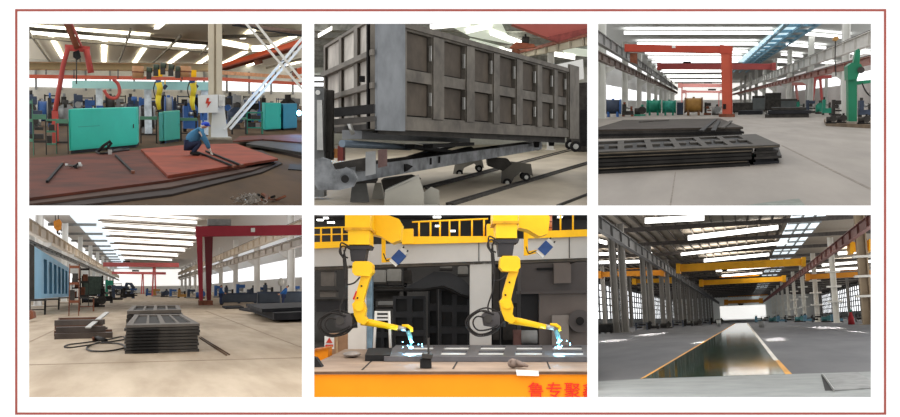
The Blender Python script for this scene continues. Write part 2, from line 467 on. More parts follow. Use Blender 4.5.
part(wl, 'window', MB().box(-15, -14.9, 80, 470, 3.2, 5.2), DAY)
part(wr, 'window', MB().box(29.9, 30, 90, 470, 3.6, 7.4), DAY)
CW = mat('column_white', (238, 236, 232), .6, 0, .06, .5)
BEIGE = mat('rail_beige', (236, 222, 204), .6, 0, .1, .4)
for i in range(9):
    column(rm, -10.0, 111+37*i, H4-.8, .75, CW, 'white steel column in left row of lower left hall, %s from near end' % ORD[i], 'left columns of the lower left hall', 6.5)
for i in range(10):
    column(rm, 17.5, 122+37*i, H4-.8, .9, CW, 'white steel column in right row of lower left hall, %s from near end' % ORD[i], 'right columns of the lower left hall', 5.95)
def runway(rm, X, z, h, y0, y1, m, label, w=.5, step=8, lug=None, rail=None):
    t = thing(rm, 'crane_runway_beam', label, 'crane beam', (X, y0, z-h))
    mb = hbeam(MB(), (X, y0, z-h/2), (X, y1, z-h/2), w, h, .07); y = y0
    while y < y1: mb.box(X-w/2, X+w/2, y, y+.12, z-h+.07, z-.07); y += step
    part(t, 'beam', mb, m)
    part(t, 'rail', MB().box(X-.06, X+.06, y0, y1, z, z+.14), rail or STEEL)
    return t
runway(rm, -9.1, 7.6, 1.1, 60, 470, BEIGE, 'beige crane runway beam along the left columns of the bright lower left hall')
runway(rm, -8.9, 5.7, .35, 70, 470, GREY, 'thin grey service rail under the beige left runway beam in the lower left hall', .3, 6)
runway(rm, 16.5, 8.8, 1.2, 90, 470, BEIGE, 'upper beige crane runway beam along the right columns of the lower left hall')
runway(rm, 16.5, 6.9, .9, 90, 470, mat('rail_grey', (206, 196, 186), .6, 0, .1, .4), 'lower greyish crane runway beam along the right columns of the lower left hall')
MAROON = mat('gantry_maroon', (158, 44, 58), .5, 0, .12, .3); DMAROON = mat('gantry_maroon_dark', (112, 42, 48), .5, 0, .15, .3)
Y = 98
t = thing(rm, 'gantry_crane', 'large maroon gantry crane spanning the right half of the bright lower left hall', 'gantry crane', rm.fl(206, 305))
part(t, 'girder', MB().sil(rm, [(196, 226.2), (303, 224.8), (303, 234.8), (196, 236.5)], Y, 1.2), MAROON)
part(t, 'leg', MB().sil(rm, [(196.5, 236), (202.5, 236), (203, 303), (199.5, 303)], Y, .6), MAROON)
part(t, 'leg', MB().sil(rm, [(204.5, 236), (213, 236), (211, 303), (207, 303)], Y+1.5, .6), DMAROON)
part(t, 'end_beam', MB().sil(rm, [(199, 300.5), (213, 300.5), (213, 305.2), (199, 305.2)], Y-.3, 1.6), RUST)
part(t, 'sign_plate', MB().sil(rm, [(251, 228), (255, 228), (255, 232), (251, 232)], Y-.08, .08), WHITEP)
part(t, 'trolley', MB().sil(rm, [(208, 219), (231, 219), (231, 225.5), (208, 225.5)], Y+.3, 1.2), GREY)
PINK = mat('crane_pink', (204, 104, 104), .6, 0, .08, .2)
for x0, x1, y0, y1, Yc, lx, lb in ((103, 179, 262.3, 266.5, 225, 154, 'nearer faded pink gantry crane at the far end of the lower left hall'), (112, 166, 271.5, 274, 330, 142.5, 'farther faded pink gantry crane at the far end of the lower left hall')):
    q = rm.at(lx, 294, Yc)
    t = thing(rm, 'gantry_crane', lb, 'gantry crane', (q.x, Yc, 0))
    part(t, 'girder', MB().sil(rm, [(x0, y0), (x1, y0+.6), (x1, y1+.6), (x0, y1)], Yc, 1.2), PINK)
    for d in (-.35, .35): part(t, 'leg', MB().bar((q.x+d, Yc+.6, 0), (q.x+d*.4, Yc+.6, rm.at(lx, y1, Yc).z), .35), PINK)
    part(t, 'hoist', MB().sil(rm, [(x0+20, y0-1.6), (x0+27, y0-1.6), (x0+27, y0), (x0+20, y0)], Yc+.2, .8), STEEL)
# frame stacks
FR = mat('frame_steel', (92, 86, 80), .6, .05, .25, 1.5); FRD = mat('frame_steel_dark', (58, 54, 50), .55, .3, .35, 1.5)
def frame_stack(q, z_top, n, where, first):
    h = z_top/n
    for k in range(n):
        j = [V((random.uniform(-.03, .03), random.uniform(-.05, .05), 0)) for _ in range(4)]
        qq = [a+b for a, b in zip(q, j)]
        top = k == n-1
        lb = ('steel frame panel with two windows on top of the %s' % where) if top else ('dark steel frame panel in %s, %s from bottom' % (where, ORD[k]))
        c = (qq[0]+qq[1]+qq[2]+qq[3])/4
        t = thing(rm, 'steel_frame_panel', lb, 'steel frame', (c.x, c.y, k*h), 'frame panels of the '+where)
        us = [0, .09, .27, .31, .47, .54, .70, .74, .92, 1]; vs_ = [0, .1, .9, 1]
        hole = lambda i, jj: not (i in (1, 3, 5, 7) and jj == 1)
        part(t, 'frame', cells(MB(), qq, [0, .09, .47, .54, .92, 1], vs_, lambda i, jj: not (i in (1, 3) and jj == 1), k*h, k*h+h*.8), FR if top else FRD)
        z = k*h+h*.25
        for u0, u1 in ((.27, .31), (.71, .75)):
            if top: part(t, 'cross_bar', cells(MB(), qq, [u0, u1], [.1, .9], lambda i, jj: True, z, k*h+h*.72), FR)
        if top:
            part(t, 'pan', cells(MB(), qq, [.09, .92], [.1, .9], lambda i, jj: True, k*h+.005, k*h+h*.2), BLACK)
        else:
            for v in (0, .985): part(t, 'edge_channel', cells(MB(), qq, [.1, .45], [v-.012, v+.012], lambda i, jj: True, k*h+h*.3, k*h+h*.62), BLACK)
q = [rm.fl(125.5, 324.6, .72), rm.fl(199, 323, .72), rm.fl(182, 313.5, .72), rm.fl(135.5, 314, .72)]
frame_stack(q, .72, 9, 'front stack of lower left hall', 0)
q = [rm.fl(127, 307.5, .9), rm.fl(182, 306.3, .9), rm.fl(179, 302.5, .9), rm.fl(132, 303, .9)]
frame_stack(q, .8, 5, 'second stack of lower left hall', 0)
# low pile of box beams
BM = mat('beam_steel', (72, 63, 57), .5, .2, .3, 1.2); BM2 = mat('beam_rust', (92, 62, 48), .6, .1, .3, 1.2)
n = 0
for L, (ys) in enumerate(((35.3, 37.6, 40), (35.8, 38.4, 41), (37.2, 40.2))):
    for k, yy in enumerate(ys):
        x0 = (63+L*1.5+k*1.2-140)/1000*yy+random.uniform(0, .12); x1 = (116-L*2-k*3-140)/1000*yy+random.uniform(-.2, .1)
        z = L*.19
        lb = 'rusty box beam in the low pile beside the frame stacks, %s layer, %s from front' % (('bottom', 'middle', 'top')[L], ORD[k])
        solo(rm, 'box_beam', lb, 'steel beam', MB().bar((x0, yy, z+.09), (x1, yy+random.uniform(-.3, .3), z+.09), .5, .18), (BM, BM2, STEEL)[n % 3], 'box beams in the low pile'); n += 1
p0 = rm.at(88, 327.6, 34.6); p1 = rm.at(107, 312.4, 40.5)
solo(rm, 'steel_strip', 'pale flat steel strip leaning diagonally across the low pile of box beams', 'steel strip', MB().bar(p0, p1, .17, .04), SILVER)
# cables and rods on the floor
def fpath(rm, pts, z): return [rm.fl(x, y, z) for x, y in pts]
def smooth(pts, n=5):
    out = []; P = [pts[0]]+list(pts)+[pts[-1]]
    for i in range(1, len(P)-2):
        for k in range(n):
            u = k/n; a, b, c, d = (V(x) for x in P[i-1:i+3])
            out.append(.5*((2*b)+(c-a)*u+(2*a-5*b+4*c-d)*u*u+(3*b-a-3*c+d)*u**3))
    return out+[V(pts[-1])]
solo(rm, 'welding_cable', 'long black welding cable looped on the floor left of the front frame stack', 'cable', MB().path(smooth(fpath(rm, [(64.5, 346.5), (69, 344.5), (82, 343), (96, 341), (108, 339.5), (122, 336.5), (124.5, 339), (112, 341.5), (96, 343.5), (88, 346.5), (87, 349), (93, 351), (108, 351), (122, 348.5), (125, 346), (118, 343.5), (101, 343)], .035)), .024, 6), CABLE)
solo(rm, 'welding_cable', 'shorter dark cable lying straight at the far left loop on the tan floor', 'cable', MB().path(smooth(fpath(rm, [(64.5, 347.3), (70, 347.6), (82, 346), (92, 344.5), (99, 342)], .085)), .022, 6), CABLE)
t = thing(rm, 'welding_gun', 'dark welding gun lying on the cable loop beside the front frame stack', 'welding gun', rm.fl(99, 341))
part(t, 'handle', MB().path([rm.fl(94, 340, .06), rm.fl(97, 338, .12), rm.fl(102, 339.5, .1), rm.fl(106, 341, .06)], .07, 7), BLACK)
part(t, 'nozzle', MB().tube(rm.fl(94, 340, .06), rm.fl(93, 337.5, .15), .05, .03), RUST)
for a, b, lb in (((201, 337), (229.5, 354.5), 'right one of two thin steel rods on the floor right of the front frame stack'), ((199, 337.3), (226.5, 355), 'left one of two thin steel rods on the floor right of the front frame stack')):
    solo(rm, 'steel_rod', lb, 'steel rod', MB().tube(rm.fl(*a, .02), rm.fl(*b, .02), .018), mat('rod_brown', (96, 74, 56), .6))
# blue side panel on trestles, dark press edge
BL = mat('panel_blue', (138, 200, 238), .5, 0, .06, .3)
q = [rm.at(34, 299, 72), rm.at(69, 296.5, 112), rm.at(69, 268, 112), rm.at(34, 246, 72)]
t = thing(rm, 'steel_side_panel', 'light blue slotted steel side panel standing on dark trestles at the left', 'steel panel', (q[0].x, q[0].y, q[0].z))
us = [0, .2]; 
for k in range(6): us += [.2+k*.13+.075, .2+(k+1)*.13]
us[-1] = 1
e = V((-.5, .3, 0))
part(t, 'face_frame', facecells(MB(), q, e, us, [0, .1, .86, 1], lambda i, j: not (i % 2 == 1 and j == 1)), BL)
part(t, 'back_sheet', facecells(MB(), [p+e*1.02 for p in q], e*.2, [0, 1], [0, 1], lambda i, j: True), NAVY)
part(t, 'end_cap', facecells(MB(), [rm.at(28.5, 300, 71), rm.at(34, 299, 72), rm.at(34, 246, 72), rm.at(28.5, 243, 71)], V((0, .3, 0)), [0, 1], [0, 1], lambda i, j: True), STEEL)
for k, (x0, x1, yb, yt, Yd) in enumerate(((29, 44, 315, 300.5, 0), (45, 58, 310, 299.5, 0), (59, 69, 306, 298, 0))):
    machine(rm, x0, x1, yb, yt, 'table', 'dark steel trestle under the light blue side panel, %s from the left' % ORD[k], STEEL, BLACK, 'trestles under the blue panel', 'trestle', .8, 'steel_trestle')
solo(rm, 'scrap_block', 'small rusty red block lying on the floor in front of the trestles at far left', 'steel block', MB().prism([rm.at(29, 320, 55), rm.at(34, 318, 55), rm.at(33, 312, 55), rm.at(29, 310, 55)], (0, 1.2, 0)), RUST)
t = thing(rm, 'crane_hook_block', 'orange crane hook block hanging in front of the beige left runway beam', 'hook block', rm.at(57.5, 233, 78))
part(t, 'housing', MB().sil(rm, [(53.5, 221), (59.5, 219), (61.5, 222), (61, 229), (57, 231), (54, 228)], 78, .5), mat('hook_orange', (206, 130, 40), .5))
part(t, 'hook', MB().path([rm.at(57.5, 230, 78.2), rm.at(57.6, 233, 78.2), rm.at(59.3, 234.5, 78.2), rm.at(60, 232.5, 78.2)], .07), STEEL)
for d in (55.5, 58.5): part(t, 'wire_rope', MB().tube(rm.at(d, 222, 78.2), rm.at(d-.2, 213, 78.2), .03), STEEL)
# racks, tables, machines, screen at the left
for k, (x0, x1, yb, yt, st, m, m2, lb) in enumerate((
    (69, 78, 316, 268, 'rack', RUST, STEEL, 'tall brown steel rack right beside the light blue panel'),
    (79, 93, 311.5, 298, 'table', STEEL, RUST, 'dark steel work table behind the low pile of box beams'),
    (80, 88, 307, 270, 'rack', STEEL, RUST, 'tall dark steel rack behind the work table in the lower left hall'),
    (93, 104, 307, 295, 'pump', STEEL, BLACK, 'dark pump unit at the right end of the dark work table'),
    (101, 112, 303, 289, 'lathe', BLACK, STEEL, 'black lathe beyond the dark pump unit at the left side'),
    (111, 122, 300, 286, 'press', NAVY, STEEL, 'navy grey press in the machine row left of the hall aisle'),
    (121, 134, 298.5, 288, 'lathe', BLACK, NAVY, 'long black lathe at the far end of the left machine row'))):
    machine(rm, x0, x1, yb, yt, st, lb, m, m2)
t = thing(rm, 'welding_screen', 'dark green welding screen standing behind the racks in the lower left hall', 'screen', rm.fl(93, 303))
Yc = rm.fl(93, 303).y
part(t, 'sheet', MB().sil(rm, [(82, 276), (103, 276.5), (103, 294), (82, 295)], Yc, .12), mat('screen_green', (58, 72, 64), .6))
for x in (82.5, 102.5): part(t, 'post', MB().bar(rm.at(x, 275.5, Yc), (rm.at(x, 303, Yc).x, Yc, 0), .18), BLACK)
t = thing(rm, 'manipulator_arm', 'dark bent handling arm rising over the left machine row near the aisle', 'handling arm', rm.fl(132, 298))
Yc = rm.fl(132, 298).y
part(t, 'arm', MB().path([rm.at(124, 292, Yc), rm.at(127, 283.5, Yc), rm.at(131, 284, Yc), rm.at(134, 288.5, Yc)], .3), NAVY)
part(t, 'base', MB().tube((rm.at(124, 292, Yc).x, Yc, 0), rm.at(124, 291, Yc), .5), NAVY)
# right side: long bins, machines, plates
GB = mat('bin_bluegrey', (74, 82, 94), .55, .1, .2, .5)
for k, (x0, x1, yb, yt) in enumerate(((221, 258, 303.5, 293.5), (259, 306, 304.5, 292))):
    machine(rm, x0, x1, yb, yt, 'bin', 'long blue grey steel bin in lower left hall, %s' % ('left one behind the standing worker' if k == 0 else 'right one beside the bending worker'), GB, NAVY, 'long bins at the right', 'steel bin', .6)
xs = [146, 153, 161, 169, 178, 187, 196, 214, 225, 236, 247, 257, 264, 290]
for k, x in enumerate(xs):
    w_ = 7+k*.28; yb = 296.2+min(k, 7)*.42 if k < 7 else 297.8
    yt = yb-7-k*.35 if k < 7 else 284.5+(k % 3)*1.3
    machine(rm, x, x+w_, yb, yt, ('lathe', 'press', 'pump', 'press')[k % 4],
            '%s machine in right row of lower left hall, %s from far end' % (('blue', 'ochre', 'navy')[k % 3] if k < 7 else ('navy', 'blue')[k % 2], ORD[k] if k < 12 else ('thirteenth', 'fourteenth')[k-12]),
            ((BLUEM, OCHRE, NAVY)[k % 3] if k < 7 else (NAVY, BLUEM)[k % 2]), (STEEL, GREY)[k % 2], 'machine row at the right of the lower left hall')
DP = mat('plate_dark', (46, 46, 49), .7, 0, .25, .8, spec=.1)
for k, (px, z0, z1, lb) in enumerate((
    ([(239, 308.5), (252, 306.5), (302, 314.5), (302, 318)], 0, .12, 'long dark steel plate lying nearest the aisle at the right'),
    ([(250, 306.3), (306, 304.2), (306, 312), (274, 313)], .13, .45, 'thick dark plate stack under the bending worker'),
    ([(246, 303.8), (306, 302), (306, 307), (262, 309)], .46, .62, 'thin dark plate lying on top of the thick dark plate stack'),
    ([(222, 305.8), (240, 305.2), (244, 307), (226, 307.6)], 0, .12, 'small dark plate on the floor right of the maroon gantry leg'))):
    q = [rm.fl(x, y, z1) for x, y in px]
    solo(rm, 'steel_plate', lb, 'steel plate', MB().slab(q, z0, z1), DP, 'plates at the right of the lower left hall')
OVB = mat('overall_blue', (44, 96, 160), .8, 0, .15, 6); OVN = mat('overall_navy', (42, 52, 84), .8, 0, .15, 6)
def stand(rm, x, yb, yt, label, lean=0., turn=1, jac=OVB, tro=OVN, hat=None):
    g = rm.fl(x, yb); s = (yb-yt)/F*g.y/1.75
    def p(a, b, c): return g+V((a*s, b*s, c*s))
    J = dict(s=s, base=g, fwd=(turn, -.3, 0), pelvis=p(0, 0, .92), chest=p(.12*lean+.02, 0, 1.3), neck=p(.25*lean+.03*turn, 0, 1.5), head=p(.33*lean+.06*turn, 0, 1.63),
             lsh=p(.1*lean+.03, -.2, 1.42), lel=p(.12*turn, -.27, 1.15), lwr=p(.3*turn, -.2, 1.02), lha=p(.38*turn, -.17, 1.0),
             rsh=p(.1*lean+.03, .2, 1.42), rel=p(.08*turn, .27, 1.15), rwr=p(.28*turn, .22, 1.05), rha=p(.36*turn, .2, 1.04),
             lhip=p(0, -.1, .88), lkn=p(.04*turn, -.11, .48), lan=p(-.02, -.11, .07), lto=p(.15*turn, -.13, .035),
             rhip=p(0, .1, .88), rkn=p(.06*turn, .11, .48), ran=p(.06*turn, .11, .07), rto=p(.22*turn, .12, .035))
    return person(rm, J, label, jac, tro, hat)
stand(rm, 220.5, 305, 285.5, 'person in blue overalls standing right of the maroon gantry crane leg')
stand(rm, 283.5, 306.5, 285.5, 'person in blue overalls leaning over the dark plates at the right', 1.2, -1)
t = thing(rm, 'task_lamp', 'pale round task lamp on a post above the bending worker', 'lamp', rm.fl(281, 305))
Yc = rm.fl(281, 305).y+1.5
part(t, 'post', MB().tube((rm.at(281, 300, Yc).x, Yc, 0), rm.at(281, 284, Yc), .1), GREY)
part(t, 'lamp_head', MB().ball(rm.at(281, 282, Yc), .3, .3, .38), mat('lamp_beige', (200, 196, 186), .5))
JT = mat('joint_brown', (140, 122, 101), .7)
for px in ([(24, 364.6), (306, 357.2), (306, 357.7), (24, 365.2)], [(205, 311), (206, 310.6), (306, 348.5), (306, 349.2)], [(60, 327), (61, 327.6), (28, 343), (28, 342)]):
    part(fl4, 'floor_joint', MB().slab([rm.fl(x, y, .004) for x, y in px], 0, .004), JT)
for k, (x0, x1, yb, yt, st, m, m2) in enumerate(((72, 80, 305, 280, 'rack', BLACK, RUST), (83, 96, 302.5, 283, 'press', NAVY, BLACK), (97, 104, 301.5, 285, 'rack', STEEL, NAVY), (105, 113, 299, 281, 'press', GREEN, STEEL), (113, 121, 298, 284, 'rack', NAVY, STEEL), (123, 129, 296.5, 287, 'pump', STEEL, NAVY), (130, 137, 296, 288.5, 'press', BLUEM, STEEL))):
    machine(rm, x0, x1, yb, yt, st, 'dark %s crowded behind the welding screen in lower left hall, %s from left' % ({'rack': 'storage rack', 'press': 'press', 'pump': 'pump unit'}[st], ORD[k]), m, m2, 'crowded machines at the left of the lower left hall', dk=.5)
# ================================================================== upper right view: hall with red gantry and long frame stack
rm = r3
H3 = 11.6; G3 = 'upper right hall'
fl3 = floor_of(rm, mat('floor_warm_grey', (152, 144, 135), .55, 0, .1, .7, c2=(134, 127, 119), stretch=(1, .16, 1), spec=.1), 480)
cl = struct(rm, 'ceiling', MB().box(-14, 34, 60, 480, H3, H3+.2), mat('roof_grey3', (176, 178, 174), .7, 0, .05))
SKY3 = mat('skylight_white3', (255, 255, 255), emit=2.4)
for a, b, th in (((624, 31), (773, 31), 3.2), ((637, 42.5), (758, 42.5), 2.6), ((645, 51), (748, 50.5), 2.2), ((648, 56), (742, 56), 2), ((652, 61), (738, 60.5), 2), ((656, 66), (735, 66), 1.6), ((660, 71), (730, 70.5), 1.6), ((664, 76), (726, 76), 1.4), ((668, 80.5), (722, 80.5), 1.2),
                 ((805, 32), (850, 36), 3), ((786, 43), (826, 46.5), 2.6), ((781, 53), (803, 55), 2.2), ((835, 51), (862, 52.5), 2), ((810, 61), (835, 62), 1.8), ((850, 50), (871, 52), 2), ((776, 60.5), (794, 61.5), 1.8), ((768, 68), (800, 69), 1.5)):
    part(cl, 'skylight', strip_on(MB(), rm, H3-.5, a, b, th*.78), SKY3)
p = [rm.fl(x, y, H3-.12) for x, y in ((785, 22), (808, 22), (745, 62), (736, 62))]
part(cl, 'side_skylight', MB().slab(p, H3-.2, H3-.12), mat('skylight_cyan', (206, 230, 238), emit=.95))
mb = MB()
for k in range(16): mb.box(10.2, 14.2, 112+k*11, 112.6+k*11, H3-.6, H3-.22)
for x in (10.3, 12.2, 14.1): mb.box(x-.12, x+.12, 100, 330, H3-.75, H3-.4)
part(cl, 'skylight_truss', mb, mat('truss_blue', (128, 166, 186), .6))
wb = struct(rm, 'wall_back', MB().box(-20, 40, 480, 480.4, 0, H3), mat('wall_pale3', (222, 222, 220), .8, 0, .03))
part(wb, 'window', MB().box(-14, 34, 479.8, 480, 3, 10.5), mat('far_end_glow', (238, 236, 232), emit=.95))  # glow pane added here too, brightens the hazy far end
wl = struct(rm, 'wall_left', MB().box(-18.4, -18, 70, 480, 0, H3), mat('wall_pale3b', (216, 216, 214), .8, 0, .03))
wr = struct(rm, 'wall_right', MB().box(38, 38.4, 80, 480, 0, H3+3), mat('wall_pale3c', (220, 214, 210), .8, 0, .03))
part(wl, 'window', MB().box(-18, -17.9, 80, 470, 2.6, 5.4), DAY)
part(wr, 'window', MB().box(37.9, 38, 90, 470, 6, 8.5), DAY)
CW3 = mat('column_grey_white', (206, 206, 200), .6, 0, .06, .5)
for i in range(10):
    column(rm, -10.8, 116+37*i, H3-.8, .9, CW3, 'white steel column in left row of %s, %s from near end' % (G3, ORD[i]), 'left columns of the '+G3, 5.85)
for i in range(9):
    column(rm, 15.4, (117, 152, 187, 222, 257, 292, 327, 362, 397)[i], H3-.8, .8, CW3, 'white steel column in right row of %s, %s from near end' % (G3, ORD[i]), 'right columns of the '+G3, 4.76)
for i in range(5):
    column(rm, 30, 170+45*i, H3-.8, .7, CW3, 'thin white column in far right aisle of %s, %s from near end' % (G3, ORD[i]), 'aisle columns of the '+G3)
runway(rm, -9.43, 8.5, 1.15, 70, 470, GREY, 'upper grey crane runway beam along the left columns of the '+G3)
runway(rm, -9.6, 6.66, .8, 70, 470, mat('rail_brown', (110, 96, 88), .6, 0, .2, .5), 'lower brownish crane runway beam along the left columns of the '+G3)
runway(rm, 14.4, 7.6, 1.25, 70, 470, mat('rail_white', (200, 198, 192), .6, 0, .08, .4), 'upper whitish crane runway beam along the right columns of the '+G3)
runway(rm, 14.6, 5.5, .7, 70, 470, mat('rail_redbrown', (150, 104, 92), .6, 0, .1, .4), 'lower reddish crane runway beam along the right columns of the '+G3)
# red gantry
RG = mat('gantry_red', (178, 70, 50), .55, 0, .12, .3); RGL = mat('gantry_orange', (192, 86, 62), .5, 0, .1, .3)
g = rm.fl(726, 117); Y = g.y
t = thing(rm, 'gantry_crane', 'large orange red gantry crane standing on the left of the '+G3, 'gantry crane', (g.x, Y, 0))
part(t, 'girder', MB().sil(rm, [(624.5, 44), (731, 46.5), (731, 53), (624.5, 51.5)], Y, 1.3), RG)
part(t, 'leg', MB().sil(rm, [(721, 52), (730, 52), (731.5, 115), (722.5, 115)], Y, 1.0), RGL)
part(t, 'side_plate', MB().sil(rm, [(729.5, 46), (732, 48), (732.5, 115), (731.4, 115)], Y-.05, 1.0), RG)
part(t, 'cap', MB().sil(rm, [(720, 44.5), (733, 46.5), (732.5, 53.5), (720, 53.5)], Y-.1, 1.5), RG)
part(t, 'end_beam', MB().sil(rm, [(719, 114), (735, 114), (735, 117), (719, 117)], Y-.3, 1.8), RUST)
part(t, 'sign_plate', MB().sil(rm, [(672, 45.3), (675.5, 45.4), (675.5, 48), (672, 48)], Y-.08, .08), WHITEP)
part(t, 'trolley', MB().sil(rm, [(630, 53), (637, 53), (637, 64), (630, 62)], Y+.2, 1.0), RUST)
part(t, 'junction_box', MB().sil(rm, [(723, 104), (726, 104), (726, 109), (723, 109)], Y-.2, .2), BLACK)
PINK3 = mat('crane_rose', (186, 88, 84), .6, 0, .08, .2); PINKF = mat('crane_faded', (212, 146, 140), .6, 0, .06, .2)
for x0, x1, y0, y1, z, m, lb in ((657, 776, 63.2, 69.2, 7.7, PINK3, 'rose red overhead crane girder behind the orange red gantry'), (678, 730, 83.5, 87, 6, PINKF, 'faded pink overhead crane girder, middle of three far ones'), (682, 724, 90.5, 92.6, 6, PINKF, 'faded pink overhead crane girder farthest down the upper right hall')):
    Yc = min(460, 6.1/((103-y1)/1000))
    t = thing(rm, 'overhead_crane', lb, 'overhead crane', rm.at((x0+x1)/2, y1, Yc))
    part(t, 'girder', MB().sil(rm, [(x0, y0), (x1, y0+.4), (x1, y1+.4), (x0, y1)], Yc, 1.2), m)
    for x in (x0, x1-4): part(t, 'end_truck', MB().sil(rm, [(x, y0-.6), (x+4, y0-.6), (x+4, y1+.8), (x, y1+.8)], Yc-.8, 2.8), m)
    if z < 7: [part(t, 'leg', MB().bar((rm.at(xx, y1, Yc).x, Yc+.6, 0), (rm.at(xx, y1, Yc).x, Yc+.6, rm.at(xx, y1, Yc).z), .5), m) for xx in (x0+4, x1-5)]
    part(t, 'hoist', MB().sil(rm, [(x0+26, y0-1.8), (x0+34, y0-1.8), (x0+34, y0), (x0+26, y0)], Yc+.2, .8), STEEL)
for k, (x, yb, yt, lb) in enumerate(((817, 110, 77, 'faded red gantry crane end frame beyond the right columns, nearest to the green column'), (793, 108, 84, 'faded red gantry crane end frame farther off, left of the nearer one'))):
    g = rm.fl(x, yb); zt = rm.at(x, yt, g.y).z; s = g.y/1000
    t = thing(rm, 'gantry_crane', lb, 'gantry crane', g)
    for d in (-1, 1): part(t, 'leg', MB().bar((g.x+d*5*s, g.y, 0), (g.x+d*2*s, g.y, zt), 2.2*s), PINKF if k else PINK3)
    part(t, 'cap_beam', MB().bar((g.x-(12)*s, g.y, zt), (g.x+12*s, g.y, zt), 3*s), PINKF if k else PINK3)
# long frame stack in front
q = [rm.fl(590, 151.6, .52), rm.fl(752, 145.3, .52), rm.fl(746, 134, .52), rm.fl(590, 141.2, .52)]
qt = [q[0], rm.fl(779.5, 144.2, .52), rm.fl(756, 133.6, .52), q[3]]
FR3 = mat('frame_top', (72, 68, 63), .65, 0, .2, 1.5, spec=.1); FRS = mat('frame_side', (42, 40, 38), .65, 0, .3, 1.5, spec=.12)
us = [0]; hol = []
for k in range(6):
    c = .08+k*.146; us += [c-.056, c-.012, c+.012, c+.056]
us.append(1)
N = 6; h = .52/N
for k in range(N):
    top = k == N-1; qq = [a+V((random.uniform(-.05, .05), random.uniform(-.12, .12), 0)) for a in (qt if k == N-1 else q)]
    if not top: qq = [qq[0], qq[1]-V((random.uniform(0, .04), 0, 0)), qq[2], qq[3]]
    c = sum(qq, V())/4
    t = thing(rm, 'slotted_frame_panel', 'long steel frame panel with dark slots topping the front stack of the '+G3 if top else 'long dark steel frame panel in front stack of %s, %s from bottom' % (G3, ORD[k]), 'steel frame', (c.x, c.y, k*h), 'frame panels in the front stack of the '+G3)
    if top:
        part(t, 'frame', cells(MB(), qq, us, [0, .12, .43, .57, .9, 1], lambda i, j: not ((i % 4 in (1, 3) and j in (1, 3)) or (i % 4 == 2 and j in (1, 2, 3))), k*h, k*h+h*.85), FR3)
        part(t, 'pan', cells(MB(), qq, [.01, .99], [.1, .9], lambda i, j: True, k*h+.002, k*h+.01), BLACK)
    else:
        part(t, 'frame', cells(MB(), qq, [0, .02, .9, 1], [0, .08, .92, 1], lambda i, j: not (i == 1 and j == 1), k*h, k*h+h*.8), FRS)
    if k in (1, 4, 5):
        a = bil(qq, .005, -.004); b = bil(qq, .99, -.004)
        part(t, 'worn_edge', MB().bar((a.x, a.y, k*h+h*.4), (b.x, b.y, k*h+h*.4), .02, .014), mat('worn_edge', (108, 96, 78), .5))
for k, (x0, x1, yb, zz) in enumerate(((753.6, 779, 164.8, 0), (754.2, 781.5, 164.8, .14), (753.8, 778, 164.8, .28))):
    a, b = rm.fl(x0, yb), rm.fl(x1, yb-1.5); d = V((.38, 6.5, 0))
    solo(rm, 'steel_plate_pack', 'short dark steel plate pack at the right end of the front stack, %s of three' % ('bottom', 'middle', 'top')[k], 'steel plate',
         MB().slab([a, b, b+d*.8, a+d], zz, zz+.06).slab([a+V((.05, .1, 0)), b-V((.12, -.1, 0)), b+d*.7-V((.1, 0, 0)), a+d*.9], zz+.06, zz+.13), STEEL if k else DP, 'plate packs in the '+G3)
# long beams behind
for k, (x1, y0b, dz) in enumerate(((742, 138.5, 0), (744, 137.5, .11), (740.5, 137, .22), (743, 136.5, .33))):
    a, b = rm.fl(590, 139, 0), rm.fl(x1, 136, 0); L = V((-.5, 28, 0))
    solo(rm, 'long_steel_beam', 'long dark steel beam lying behind the front stack, %s layer' % ('bottom', 'second', 'third', 'top')[k], 'steel beam', MB().slab([a, b, b+L, a+L], dz, dz+.1), (STEEL, BLACK, STEEL, mat('beam_brown', (66, 60, 55), .7, 0, .3, .8, spec=.08))[k], 'long beams behind the front stack')
for k, (a, b) in enumerate((((701, 131), (716, 119)), ((713, 131), (719, 121)), ((722, 128), (731, 121)), ((640, 122), (668, 120)))):
    solo(rm, 'loose_steel_bar', 'loose steel bar lying over the long beams, %s from the left of four' % ORD[(1, 2, 3, 0)[k]], 'steel bar', MB().bar(rm.fl(*a, .46), rm.fl(*b, .5), .18, .06), BLACK if k < 2 else FR3, 'loose bars on the long beams')
# machines on the left behind the beams
for x0, x1, yb, yt, st, m, m2, lb in (
    (597, 603, 117, 88, 'rack', RUST, STEEL, 'rusty rack at the far left edge of the upper right hall'),
    (604, 621, 117, 100, 'tank', NAVY, BLUEM, 'dark blue horizontal tank left of the green drums'),
    (622, 633, 116.5, 104, 'lathe', STEEL, RUST, 'dark low lathe between the blue tank and the green drums'),
    (634, 645, 116, 105, 'pump', STEEL, GREEN, 'dark pump unit just left of the green drum machine'),
    (646, 661, 115.5, 100.5, 'tank', GREEN, GREEN, 'left green drum machine behind the long beams'),
    (662, 676, 115.5, 101, 'tank', mat('teal_machine', (44, 140, 122), .5), GREEN, 'right green drum machine behind the long beams'),
    (677, 683, 115, 103, 'cabinet', NAVY, STEEL, 'narrow navy cabinet right of the green drum machines'),
    (684, 703, 115.5, 98.5, 'tank', OCHRE, mat('bronze_dark', (112, 82, 54), .5), 'ochre drum machine left of the orange red gantry leg'),
    (704, 711, 115, 103, 'press', STEEL, RUST, 'dark press between the ochre drum and the gantry leg'),
    (712, 719, 115, 105, 'pump', GREY, STEEL, 'grey pump unit beside the orange red gantry leg')):
    machine(rm, x0, x1, yb, yt, st, lb, m, m2, 'machines at the left of the '+G3)
